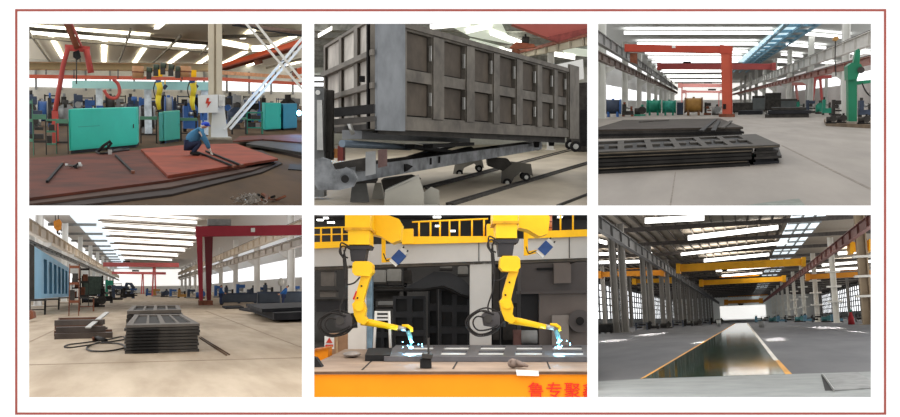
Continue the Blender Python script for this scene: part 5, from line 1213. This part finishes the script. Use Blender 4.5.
w_ = part(t, 'wheel', MB().tube(rm.at(580, 321, 29.1), rm.at(580, 321, 29.5), .33, None, 20), TA2); part(w_, 'hub', MB().tube(rm.at(580, 321, 28.95), rm.at(580, 321, 29.1), .12, None, 14), BLACK)
part(t, 'slot', MB().sil(rm, [(537, 268), (553, 267.5), (553, 269.5), (537, 270)], 29.5, .1), BLACK); part(t, 'cable_gland', MB().path([rm.at(x, y, 29.3) for x, y in ((570, 263), (576, 261), (583, 258))], .04, 6), CABLE)
t = thing(rm, 'roller', 'grey horizontal roller with end plate behind the right robot cables', 'roller', (rm.at(529, 340, 28).x, 28, .4))
part(t, 'barrel', MB().tube(rm.at(521, 337, 28), rm.at(537, 337, 28), .19, None, 14), GREY); part(t, 'end_plate', MB().sil(rm, [(513.5, 330), (521.5, 330), (521.5, 349), (513.5, 349)], 27.9, .3), mat('plate_maroon', (96, 66, 60), .6))
part(t, 'stand', MB().sil(rm, [(517, 345), (540, 345), (540, 372), (517, 372)], 28, .3), BLACK)
for k, (pts) in enumerate(([(492, 264), (500, 263), (500, 350), (492, 350)], [(502, 303), (517, 303), (517, 352), (502, 352)])):
    t = thing(rm, 'cable_cabinet', ('tall narrow dark cabinet right of the right pillar', 'dark cabinet behind the right robot elbow')[k], 'cabinet', (rm.at(pts[0][0]+5, 350, 28.5).x, 28.5, 0))
    part(t, 'case', MB().sil(rm, [pts[0], pts[1], (pts[1][0], 372), (pts[0][0], 372)], 28.5+k*.4, .8), BLACK); part(t, 'door', MB().sil(rm, [(pts[0][0]+1, pts[0][1]+4), (pts[1][0]-1, pts[1][1]+4), (pts[1][0]-1, 340), (pts[0][0]+1, 340)], 28.45+k*.4, .05), STEEL)
# ================================================================== upper left view: plate cutting workshop
rm = r1
fl1 = floor_of(rm, mat('floor_brown', (96, 75, 54), .7, 0, .15, .6, c2=(70, 56, 42), stretch=(1, .2, 1), spec=.05), 214, x=120)
H1 = 8.4
cl = struct(rm, 'ceiling', MB().box(-60, 90, 60, 214, H1, H1+.2), mat('roof_taupe', (234, 224, 202), .7, 0, .06))
SKY1 = mat('skylight_white1', (255, 253, 240), emit=3.4)
def quadstrip(a, b, w0, w1):
    return MB().slab([rm.fl(x, y, H1-.1) for x, y in ((a[0], a[1]), (a[0]+w0, a[1]), (b[0]+w1, b[1]), (b[0], b[1]))], H1-.2, H1-.1)
for a, b, w0, w1 in (((46, 31), (61, 58), 5, 4), ((101.5, 37), (102, 63.5), 6, 4), ((146, 42), (132, 63.5), 4.5, 4), ((192, 45), (166, 64), 5, 4), ((214, 52), (190, 68), 5, 4), ((243, 52), (222, 63), 5, 4), ((292, 36), (270, 45), 5, 5), ((256, 62), (234, 69.5), 5, 4), ((297, 62), (272, 68), 5, 4), ((250, 30), (240, 38), 6, 5), ((160, 22), (154, 28), 6, 5)):
    part(cl, 'skylight', quadstrip(a, b, w0, w1), SKY1)
for a, b, th in (((26, 29), (209, 45), 3.6), ((222, 40), (248, 45), 4), ((252, 46.5), (280, 46), 4), ((26, 25), (150, 34), 1)):
    part(cl, 'skylight', strip_on(MB(), rm, H1-.1, a, b, th), SKY1)
mb = MB()
for a, b in (((28, 26.5), (210, 42)), ((28, 35), (210, 50)), ((222, 35), (302, 32))): strip_on(mb, rm, H1-.3, a, b, .9, t=.3)
part(cl, 'purlin', mb, mat('purlin_taupe', (112, 106, 94), .7))
mb = MB()
for a, b in (((28, 30), (50, 62)), ((130, 28), (118, 62)), ((180, 34), (150, 64)), ((222, 28), (200, 52)), ((300, 58), (255, 70)), ((75, 30), (80, 62))):
    mb.slab([rm.fl(x, y, H1-.35) for x, y in ((a[0], a[1]), (a[0]+1.4, a[1]), (b[0]+1.2, b[1]), (b[0], b[1]))], H1-.7, H1-.35)
part(cl, 'rafter', mb, mat('rafter_taupe', (128, 120, 104), .7))
wb = struct(rm, 'wall_back', MB().box(-60, 90, 214, 214.4, 0, H1), mat('wall_pale1', (214, 210, 200), .8, 0, .05))
for z0, z1 in ((3.0, 5.0),): part(wb, 'window', MB().box(-55, 85, 213.8, 214, z0, z1), DAY)
mb = MB()
for k in range(30): mb.box(-54+k*4.6, -53.6+k*4.6, 213.4, 213.8, 2.4, 7)
part(wb, 'mullion', mb, GREY)
# crane beam, rails, cranes
t = thing(rm, 'crane_beam', 'long beige crane beam across the upper left workshop', 'crane beam', rm.at(110, 70, 52))
part(t, 'web', MB().prism([rm.at(20, 62.5, 50), rm.at(209, 64.5, 56), rm.at(209, 71, 56), rm.at(20, 69, 50)], (0, .35, 0)), mat('beam_beige', (206, 182, 136), .6, 0, .1, .6))
part(t, 'flange', MB().bar(rm.at(20, 62.3, 49.9), rm.at(209, 64.3, 55.9), .7, .06), mat('beam_brown1', (140, 112, 78), .6)); part(t, 'flange', MB().bar(rm.at(20, 69.3, 49.9), rm.at(209, 71.2, 55.9), .7, .06), mat('beam_brown1', (140, 112, 78), .6))
PR = mat('pipe_red', (196, 92, 66), .55, 0, .12, .6)
t = thing(rm, 'service_rail', 'orange red service rail running below the beige crane beam', 'rail', rm.at(110, 78, 48))
part(t, 'bar', MB().bar(rm.at(20, 76.3, 47), rm.at(209, 79.2, 52), .12, .17), PR)
for x in (46, 74, 118, 150, 182): part(t, 'hanger', MB().bar(rm.at(x, 70, 49), rm.at(x, 76.7+(x-28)*.015, 48), .05, .05), STEEL)
t = thing(rm, 'service_rail', 'fading orange service rail continuing right of the white column', 'rail', rm.at(260, 76, 60))
part(t, 'bar', MB().bar(rm.at(220, 72.5, 58), rm.at(305, 78, 66), .14, .2), mat('rail_peach', (206, 150, 110), .6)); part(t, 'bar', MB().bar(rm.at(220, 79, 58), rm.at(305, 84, 66), .14, .2), PR)
t = thing(rm, 'overhead_crane', 'rust orange overhead crane girder rising to the right behind the white braces', 'overhead crane', rm.at(262, 60, 70))
part(t, 'girder', MB().prism([rm.at(221, 64, 72), rm.at(306, 37, 66), rm.at(306, 45, 66), rm.at(224, 69.5, 72)], (.1, .8, 0)), mat('crane_rust', (196, 84, 44), .55, 0, .15, .5))
part(t, 'flange', MB().bar(rm.at(222, 69.4, 71.8), rm.at(306, 45.2, 65.8), .9, .1), mat('crane_rust_dark', (132, 58, 36), .6)); part(t, 'hoist', MB().sil(rm, [(254, 60), (262, 58), (263, 63), (256, 65)], 69, .5), RUST)
t = thing(rm, 'overhead_crane', 'dark brown roof girder at the top right above the white braces', 'overhead crane', rm.at(270, 34, 64))
part(t, 'girder', MB().prism([rm.at(232, 22, 66), rm.at(306, 31, 60), rm.at(306, 36, 60), rm.at(262, 30, 63), rm.at(238, 25, 66)], (0, .6, 0)), mat('girder_dark', (88, 66, 52), .6)); part(t, 'flange', MB().bar(rm.at(236, 25.5, 65.8), rm.at(306, 36.3, 59.8), .6, .08), BLACK)
t = thing(rm, 'overhead_crane', 'small rust red crane end cut off by the right edge below the orange girder', 'overhead crane', rm.at(300, 74, 62))
part(t, 'girder', MB().sil(rm, [(296, 69), (306, 66), (306, 73), (296, 75)], 62, .6), mat('crane_rust', (196, 84, 44), .55)); part(t, 'end_truck', MB().sil(rm, [(294.5, 68.5), (297, 68), (297, 76), (294.5, 76)], 61.8, .9), RUST)
GR1 = mat('jib_red', (176, 70, 62), .55, 0, .2, .6); GR2 = mat('jib_rust', (150, 82, 58), .6, 0, .2, .6)
t = thing(rm, 'jib_crane', 'rusty red jib crane with a slanting boom and two legs at the upper left', 'crane', (rm.at(55, 111, 44).x, 44, 0))
part(t, 'boom', MB().prism([rm.at(62, 20, 40), rm.at(69, 20, 40), rm.at(81, 51, 46), rm.at(76, 53, 46)], (0, .4, 0)), GR2)
part(t, 'boom_rail', MB().bar(rm.at(70, 20, 40.2), rm.at(83, 50, 46), .07, .1), GR1)
part(t, 'crossbar', MB().bar(rm.at(65, 47.5, 45.4), rm.at(90, 49.5, 45.4), .2, .25), GR1)
part(t, 'leg', MB().path([rm.at(68, 48, 45), rm.at(63, 66, 45), rm.at(60, 84, 45), rm.at(55, 112, 45)], .1, 8), GR1)
part(t, 'foot_post', MB().bar(rm.at(55, 111, 45), (rm.at(55, 111, 45).x, 45, 0), .25), GR1)
part(t, 'leg', MB().path([rm.at(86, 49, 45), rm.at(88, 58, 45), rm.at(91, 73, 45)], .13, 8), GR1)
part(t, 'hoist', MB().sil(rm, [(73, 52), (79, 50), (81, 57), (77, 60), (73, 57)], 44.6, .4), BLACK)
part(t, 'chain', MB().tube(rm.at(76.5, 59, 44.8), rm.at(76.5, 84, 44.8), .025), STEEL)
t = thing(rm, 'hose_arm', 'thin red bent hose arm hanging over the big teal cabinet', 'hose arm', rm.at(118, 94, 44))
part(t, 'pipe', MB().path(smooth([rm.at(x, y, 44) for x, y in ((113, 79), (118, 84), (119.5, 92), (116, 98), (109, 97), (104, 90))]), .07, 7), GR1)
# teal portal with small yellow robots
TG = mat('portal_teal', (168, 214, 206), .55, 0, .08, .6)
t = thing(rm, 'portal_frame', 'pale teal gantry beam on two white legs behind the cabinets', 'portal', (rm.at(120, 110, 55).x, 55, 0))
part(t, 'beam', MB().sil(rm, [(72, 80.5), (216, 82), (216, 90.5), (72, 88)], 55, .8), TG)
for x in (99, 148, 205): part(t, 'leg', MB().box(rm.at(x-3.5, 90, 55).x, rm.at(x+3.5, 90, 55).x, 55.1, 55.6, 0, rm.at(x, 88, 55).z), mat('leg_white', (206, 214, 216), .6))
for x in (96, 200): part(t, 'leg_band', MB().box(rm.at(x, 90, 55).x, rm.at(x+7, 90, 55).x, 55, 55.1, .8, 1.5), BLUEM)
def hang_robot(x, y0, label):
    P = lambda a, b: rm.at(x+a, y0+b, 51.9)
    t = thing(rm, 'welding_robot', label, 'robot', P(0, 0), 'small hanging robots')
    SY = mat('robot_lemon', (232, 208, 56), .45, 0, .08, 2)
    part(t, 'carriage', MB().sil(rm, [(x-4, y0), (x+4, y0), (x+4, y0+7), (x-4, y0+7)], 51.7, .6), YELLOW)
    part(t, 'base', MB().sil(rm, [(x-3, y0+7.2), (x+3, y0+7.2), (x+2.4, y0+13), (x-2.4, y0+13)], 51.8, .5), BLUEM)
    part(t, 'upper_arm', MB().path([P(0, 13), P(1.5, 19), P(0, 27)], [.16, .15, .13], 8), SY)
    part(t, 'forearm', MB().path([P(0, 26), P(-.5, 33), P(1, 40)], [.15, .12, .09], 8), SY)
    part(t, 'wrist', MB().path([P(1, 40), P(3, 43)], [.09, .05], 8), STEEL)
    part(t, 'cable', MB().path(smooth([P(-3, 12), P(-5, 20), P(-3, 28)]), .03, 5), CABLE)
hang_robot(158.5, 69.5, 'small yellow robot hanging from the teal gantry left of the middle teal cabinet')
hang_robot(192.5, 70, 'small yellow robot hanging from the teal gantry beside the white column')
for k, x in enumerate((171, 202)):
    t = thing(rm, 'sensor_camera', 'small dark blue tilted sensor box under the teal gantry, %s one' % ('left', 'right')[k], 'sensor', rm.at(x-6, 89, 53), 'small sensor boxes')
    part(t, 'housing', MB().prism([rm.at(x-6+a, 87+b, 53) for a, b in ((-3, 1), (0, -3), (3, -1), (0, 3))], (0, .2, 0)), NAVY); part(t, 'bracket', MB().tube(rm.at(x-6, 88, 53.3), rm.at(x-6, 80, 53.3), .03), YELLOW)
CUD = mat('drum_copper', (178, 132, 92), .5, 0, .15, 1)
for k, (x, y0, y1) in enumerate(((138, 66, 78), (185.5, 66, 77))):
    t = thing(rm, 'wire_drum', 'copper coloured wire drum on the rail, %s' % ('left one over the big teal cabinet', 'right one near the white column')[k], 'wire drum', rm.at(x, y1, 46.3), 'copper drums')
    part(t, 'shell', MB().tube(rm.at(x, y1, 46.3), rm.at(x, y0, 46.3), .25, None, 14), CUD); part(t, 'hoop', MB().tube(rm.at(x, (y0+y1)/2+.6, 46.3), rm.at(x, (y0+y1)/2-.6, 46.3), .27, None, 14), RUST)
for k, (x, y) in enumerate(((149, 70), (156, 67), (163, 65.5), (171, 67), (178, 69))):
    t = thing(rm, 'drive_motor', 'dark green drive motor on top of the gantry rail, %s from the left' % ORD[k], 'motor', rm.at(x, y+4, 46.3), 'drive motors on the rail')
    part(t, 'casing', MB().tube(rm.at(x-2.5, y, 46.3), rm.at(x+2.4, y+.4, 46.3), .13, None, 12), mat('motor_green', (66, 78, 62), .5)); part(t, 'fan_cover', MB().tube(rm.at(x+2.4, y+.4, 46.3), rm.at(x+3.3, y+.5, 46.3), .1, None, 12), BLACK)
    part(t, 'foot', MB().sil(rm, [(x-2.4, y+2), (x+2.4, y+2), (x+2.4, y+9), (x-2.4, y+9)], 46.2, .3), STEEL)
# white column and electric box
BC = mat('column_cream', (196, 184, 160), .6, 0, .08, .7)
c0 = rm.fl(216, 139); Y = c0.y
t = thing(rm, 'steel_column', 'big cream steel column standing behind the crouching worker', 'column', c0)
part(t, 'shaft', MB().sil(rm, [(208.5, 18), (214, 18), (214, 139), (209, 139)], Y, .25).sil(rm, [(216, 18), (222, 18), (222.5, 139), (216.5, 139)], Y, .25).sil(rm, [(213.5, 18), (216.5, 18), (217, 139), (213.5, 139)], Y+.15, .1), BC)
part(t, 'foot_gusset', MB().sil(rm, [(213, 104), (224, 104), (228, 136), (228, 140), (211, 140), (211, 130)], Y-.12, .12), WHITEP)
part(t, 'base_plate', MB().sil(rm, [(207, 137.5), (232, 137.5), (232, 141), (207, 141)], Y-.5, 1.2), mat('base_cream', (170, 160, 142), .6))
t = thing(rm, 'electric_box', 'white electric box with a red lightning mark fixed to the cream column', 'electric box', rm.at(211, 112, Y-.5))
part(t, 'case', MB().sil(rm, [(198.5, 95.5), (218, 94.5), (218, 112.5), (199, 113)], Y-.5, .35), WHITEP); part(t, 'side_case', MB().sil(rm, [(218.5, 94.5), (225, 95), (225, 106), (218.5, 106)], Y-.45, .3), mat('case_cream', (216, 214, 206), .6))
part(t, 'lightning_mark', MB().sil(rm, [(207, 98), (209.5, 98), (208.5, 101.5), (211.5, 101.5), (207, 108), (208, 103.5), (205.5, 103.5)], Y-.53, .03), RED)
part(t, 'conduit', MB().tube(rm.at(203, 113, Y-.3), rm.at(203, 128, Y-.3), .05), BLUEM)
# lattice braces
def lattice(a0, a1, b0, b1, Ya, Yb, n, label, m):
    A0, A1, B0, B1 = rm.at(*a0, Ya), rm.at(*a1, Yb), rm.at(*b0, Ya), rm.at(*b1, Yb)
    t = thing(rm, 'lattice_brace', label, 'brace', rm.at(*a1, Yb), 'white lattice braces')
    for p, q in ((A0, A1), (B0, B1)): part(t, 'chord', MB().bar(p, q, .1, .12), m)
    mb = MB()
    for k in range(n):
        u = k/n; mb.bar(A0.lerp(A1, u), B0.lerp(B1, min(1, u+.6/n)), .05, .05)
    part(t, 'lacing', mb, STEEL)
BW = mat('brace_white', (224, 222, 214), .55, 0, .06, 1)
lattice((243, 20), (304, 91), (253.5, 20), (304, 83), Y-.4, Y-1, 12, 'white lattice brace slanting down from the cream column top to the right edge', BW)
lattice((304, 36), (224, 130), (304, 43), (230, 129), Y+.6, Y-.4, 14, 'white lattice brace slanting down from the right edge to the foot of the cream column', BW)
# teal cabinets
TC = mat('cabinet_teal', (44, 190, 166), .5, 0, .06, .8); TC2 = mat('cabinet_teal_dark', (40, 140, 118), .5, 0, .08, .8)
def cabinet(xl, xr, yt0, yt1, yb0, yb1, label, m, depth=2.2, seam=None):
    a, b = rm.fl(xl, yb0), rm.fl(xr, yb1)
    za, zb = rm.at(xl, yt0, a.y).z, rm.at(xr, yt1, b.y).z
    t = thing(rm, 'teal_cabinet', label, 'cabinet', (a+b)/2, 'teal cabinets')
    e = V((.15, depth, 0)); d = V((0, 0, .12))
    part(t, 'body', MB().hexa([a+d, b+d, b+d+e, a+d+e, a+V((0, 0, za)), b+V((0, 0, zb)), b+V((0, 0, zb))+e, a+V((0, 0, za))+e]), m)
    part(t, 'plinth', MB().hexa([a+V((.05, .05, 0)), b+V((-.05, .05, 0)), b+e*.95, a+e*.95, a+d+V((.05, .05, 0)), b+d+V((-.05, .05, 0)), b+d+e*.95, a+d+e*.95]), BLACK)
    q = [a+d, b+d, b+V((0, 0, zb)), a+V((0, 0, za))]; o = V((0, -.02, 0))
    part(t, 'door', facecells(MB(), [p+o for p in q], o, [.02, .98], [.04, .97], lambda i, j: True), m)
    part(t, 'handle', facecells(MB(), [p+o*2 for p in q], o*2, [.94, .955], [.45, .56], lambda i, j: True), STEEL)
    if seam: part(t, 'seam', facecells(MB(), [p+o*2 for p in q], o*.3, [.12, .42], [.56, .572], lambda i, j: True), TC2)
    return t
cabinet(69.5, 137, 109.5, 107.5, 154, 147.5, 'large bright teal cabinet at the left behind the red plates', TC, seam=1)
cabinet(163.5, 180, 112, 111, 143.5, 141.5, 'middle smaller teal cabinet left of the crouching worker', mat('cabinet_teal_mid', (44, 152, 126), .5, 0, .06, .8))
cabinet(159, 163.3, 113, 112.5, 144, 143.5, 'narrow dark teal left side of the middle teal cabinet', TC2)  # left side of the middle cabinet, built as its own darker box
cabinet(265, 281, 103, 103, 131.5, 130.5, 'right teal cabinet beyond the lattice brace', mat('cabinet_teal_right', (36, 178, 168), .5, 0, .06, .8))
cabinet(283, 297, 104, 103.5, 130.5, 129.5, 'farthest right teal cabinet with the blue welding arc light painted on', mat('cabinet_teal_arclit', (40, 140, 176), .5, 0, .06, .8))  # blue of the arc light is put into the teal paint colour
c = rm.at(299, 113, 50)
solo(rm, 'welding_arc', 'bright blue welding arc at the right edge of the upper left workshop', 'welding arc', MB().ball(c, .12, .12, .14), mat('arc_blue', (120, 200, 255), emit=14))
l = bpy.data.lights.new('arc_light', 'POINT'); l.energy = 300; l.color = (.2, .5, 1); l.shadow_soft_size = .2
o = bpy.data.objects.new('arc_light', l); C.objects.link(o); o.matrix_world = rm.M @ Matrix.Translation(c+V((0, -.4, .1)))
# red plates
RP = mat('plate_red', (156, 76, 56), .7, 0, .18, .6, c2=(120, 64, 50), spec=.1); RPD = mat('plate_darkred', (110, 62, 50), .7, 0, .2, .6, c2=(78, 52, 45), spec=.08); PE = mat('plate_under', (62, 54, 51), .7, 0, .25, .6, spec=.08)
def plate(px, z0, z1, m, label, group='red plates in the upper left workshop'):
    return solo(rm, 'steel_plate', label, 'steel plate', MB().slab([rm.fl(x, y, z1) for x, y in px], z0, z1), m, group)
plate([(20, 212), (172, 194), (262, 172), (282, 163), (262, 150), (20, 163)], 0, .05, PE, 'lowest dark plate under the red plates, sticking out at the front')
plate([(20, 205), (170, 187), (252, 170), (276, 162), (256, 150), (20, 161)], .055, .1, mat('plate_brown', (84, 66, 58), .7, 0, .2, .6, spec=.08), 'second dark brown plate under the red plates')
plate([(20, 199), (168, 180), (246, 166), (262, 160), (240, 146), (140, 149.5), (20, 159)], .105, .16, RPD, 'broad dull red plate covering the left side of the pile')
plate([(141, 149), (168, 175.3), (278, 158.5), (236, 143.5), (190, 144.5)], .17, .24, RP, 'bright rust red plate under the crouching worker, topmost of the pile')
plate([(270, 149), (306, 157), (306, 147), (268, 142)], 0, .1, PE, 'dark plate at the right edge, lower of two')
plate([(246, 143.5), (306, 153), (306, 144.5), (262, 139.5)], .11, .2, STEEL, 'dark grey plate at the right edge, upper of two')
plate([(233, 141), (262, 139), (306, 142.5), (306, 134), (240, 136)], .21, .27, RPD, 'dull red plate at the right edge beyond the cream column')
plate([(288, 169), (306, 170), (306, 165), (290, 164)], 0, .03, BLACK, 'thin black plate lying flat on the brown floor at the right')
for a, b, z, lb in (((47, 181.5), (63, 163), .2, 'left dark steel bar on the dull red plate'), ((115.5, 155), (133, 172), .2, 'right dark steel bar on the dull red plate before the teal cabinet'), ((197.5, 152), (234.5, 166.3), .28, 'left of two dark bars on the bright red plate'), ((206, 151), (242, 165.5), .28, 'right of two dark bars on the bright red plate')):
    A, B = rm.fl(*a, z), rm.fl(*b, z); t = thing(rm, 'steel_bar', lb, 'steel bar', (A+B)/2, 'bars on the plates')
    part(t, 'bar', MB().bar(A, B, .055, .05), BLACK); part(t, 'end_collar', MB().bar(B-(B-A)*.03, B+(B-A)*.015, .075, .06), RUST)
g = rm.fl(105, 152, .22)
t = thing(rm, 'clamp_tool', 'tangled dark clamp tool with cable lying at the foot of the teal cabinet', 'clamp', g)
P_ = lambda x, y: rm.at(x, y, g.y-.2)
part(t, 'jaw', MB().path([P_(98, 152), P_(103, 146), P_(110.5, 141), P_(111.5, 143), P_(106, 150)], .045, 7), BLACK); part(t, 'jaw', MB().path([P_(106, 150), P_(103, 147), P_(107, 144), P_(111, 150)], .04, 7), STEEL)
part(t, 'weight', MB().sil(rm, [(108, 150), (112, 150), (112, 154.5), (108, 154.5)], g.y-.4, .3), SILVER)
part(t, 'cable', MB().path(smooth([rm.fl(x, y, .2) for x, y in ((96, 151.5), (101, 153.5), (110, 152), (120, 150.5), (129, 149.5), (122, 149), (112, 150.5))]), .035, 6), CABLE)
for k in range(6):
    c = rm.fl(74+random.uniform(-2, 7), 166.5+random.uniform(-1.5, 2), .2)
    solo(rm, 'steel_offcut', 'small pale steel offcut in the little heap on the dull red plate', 'offcut', MB().bar(c, c+V((random.uniform(-.2, .2), random.uniform(-.4, .4), random.uniform(.02, .1))), .07, .05), (SILVER, BLACK)[k % 2], 'offcuts on the dull red plate')
sw = mat('swarf_grey', (130, 122, 112), .45, .5, .2, 6)
mb = MB()
for k in range(90):
    u = random.gauss(0, 1); c = rm.fl(249+u*6, 201+random.uniform(-4, 4), .02+random.uniform(0, .1))
    a = random.uniform(0, 6.28); r = random.uniform(.03, .07)
    mb.path([c+V((r*math.cos(a+i), r*2*math.sin(a+i), .02*i)) for i in range(5)], .008, 4)
solo(rm, 'metal_shavings', 'curly grey metal shavings scattered on the brown floor at the bottom', 'metal shavings', mb, sw, None, 'stuff')
for k in range(7):
    c = rm.fl(261+k*2.6, 198+abs(3-k)*.5+random.uniform(-1, 3), .03)
    solo(rm, 'rusty_offcut', 'rusty steel offcut in the small pile at the bottom right', 'offcut', MB().bar(c, c+V((random.uniform(-.15, .15), random.uniform(-.3, .3), random.uniform(0, .1))), .06, .04), (RUST, BLACK, BM2)[k % 3], 'offcuts at the bottom right')
# crouching worker
g = rm.fl(194.5, 155.3, .252); s = 1.06
def p(a, b, c): return g+V((a*s, b*s, c*s))
J = dict(s=s, base=g, fwd=(1, -.25, -.35), pelvis=p(-.16, .1, .33), chest=p(.08, .05, .66), neck=p(.2, .02, .8), head=p(.3, .0, .9),
         lsh=p(.16, -.17, .72), lel=p(.33, -.22, .42), lwr=p(.42, -.16, .2), lha=p(.46, -.14, .1),
         rsh=p(.16, .24, .72), rel=p(.35, .24, .45), rwr=p(.45, .12, .22), rha=p(.48, .08, .12),
         lhip=p(-.14, -.02, .31), lkn=p(.2, -.1, .4), lan=p(-.08, -.08, .07), lto=p(.12, -.12, .035),
         rhip=p(-.14, .2, .31), rkn=p(.22, .26, .42), ran=p(-.02, .22, .07), rto=p(.18, .22, .035))
person(rm, J, 'person crouching on the bright red plate in blue jacket and blue hard hat', mat('jacket_blue', (66, 122, 158), .85, 0, .12, 6), mat('trousers_navy', (40, 48, 72), .85, 0, .12, 6), mat('hat_blue', (36, 72, 190), .4, 0, .03, 4), pose_gloves=mat('glove_white', (206, 200, 190), .85, 0, .05, 8), bulk=1.4)
# benches and machines in the back rows
GB1 = mat('bench_green', (84, 128, 104), .6, 0, .12, 1)
rows = [(24, 33, 156, 104, 'rack', GB1, 'grey green rack at the left edge'), (34, 46, 155, 118, 'table', GB1, 'green steel work table second from the left edge'), (47, 56, 154, 121, 'rack', GB1, 'green rack between the work table and the big teal cabinet'),
        (57, 68, 154, 122, 'table', GB1, 'green work table beside the big teal cabinet'), (141, 157, 143.5, 118, 'table', GB1, 'long green work table right of the big teal cabinet'), (181, 197, 141, 119, 'table', GB1, 'green work table behind the crouching worker'),
        (232, 247, 134.5, 118, 'table', GB1, 'dark green work table right of the cream column'), (247, 263, 134, 112, 'rack', GREEN, 'green rack left of the right teal cabinet')]
for x0, x1, yb, yt, st, m, lb in rows: machine(rm, x0, x1, yb, yt, st, lb+' in the upper left workshop', m, STEEL, 'benches of the upper left workshop', 'work table' if st == 'table' else 'rack', .5)
k = 0
for x0, w_, yb, yt in ((28, 9, 128, 98), (38, 10, 126, 103), (49, 9, 127, 99), (59, 9, 126, 102), (74, 9, 121, 96), (85, 10, 121, 101), (106, 9, 120, 97), (117, 10, 120, 100), (128, 9, 120, 98), (139, 9, 124, 99), (149, 7, 124, 102), (165, 8, 122, 98), (174, 9, 122, 101), (184, 9, 122, 100), (224, 8, 124, 98), (233, 9, 123, 95), (243, 8, 122, 100), (252, 9, 122, 96), (282, 9, 120, 95), (291, 10, 120, 98)):
    machine(rm, x0, x0+w_, yb, yt, ('press', 'tank', 'lathe', 'pump', 'press')[k % 5], '%s machine in back row of upper left workshop, %s from left' % (('navy', 'blue', 'dark', 'grey')[k % 4], ORD[k]), (NAVY, BLUEM, STEEL, GREY)[k % 4], (STEEL, GREY, BLUEM)[k % 3], 'back row machines of the upper left workshop'); k += 1
for k in range(16):
    x0 = 29+k*16.6
    if 196 < x0 < 210: continue
    machine(rm, x0, x0+13.5, 117.5-(k % 3), 95.5+(k*5 % 4), 'rack' if k % 2 else 'lathe', 'dark %s far back in upper left workshop, %s from left' % ('rack' if k % 2 else 'bed machine', ORD[k]), (NAVY, BLACK, STEEL)[k % 3], (STEEL, BLUEM, GREY)[k % 3], 'far machines of the upper left workshop')
k = 0
for x0, w_, yb, yt in ((29, 13, 139, 112), (140, 15, 133, 108), (184, 14, 132, 106), (228, 12, 128, 104), (246, 14, 127, 103)):
    machine(rm, x0, x0+w_, yb, yt, ('press', 'tank', 'lathe', 'pump', 'press')[k % 5], 'bulky %s behind the teal cabinets, %s from left' % (('press', 'tank', 'bed machine', 'pump unit', 'press')[k], ORD[k]), (NAVY, STEEL, BLUEM, NAVY, BLACK)[k], (STEEL, GREY, BLACK)[k % 3], 'bulky machines of the upper left workshop'); k += 1
# ------------------------------------------------------------------ drop things whose parts all lie outside the picture
kids = {o.parent for o in bpy.data.objects if o.parent}
for o in [o for o in bpy.data.objects if o.type == 'EMPTY' and o not in kids]: bpy.data.objects.remove(o)
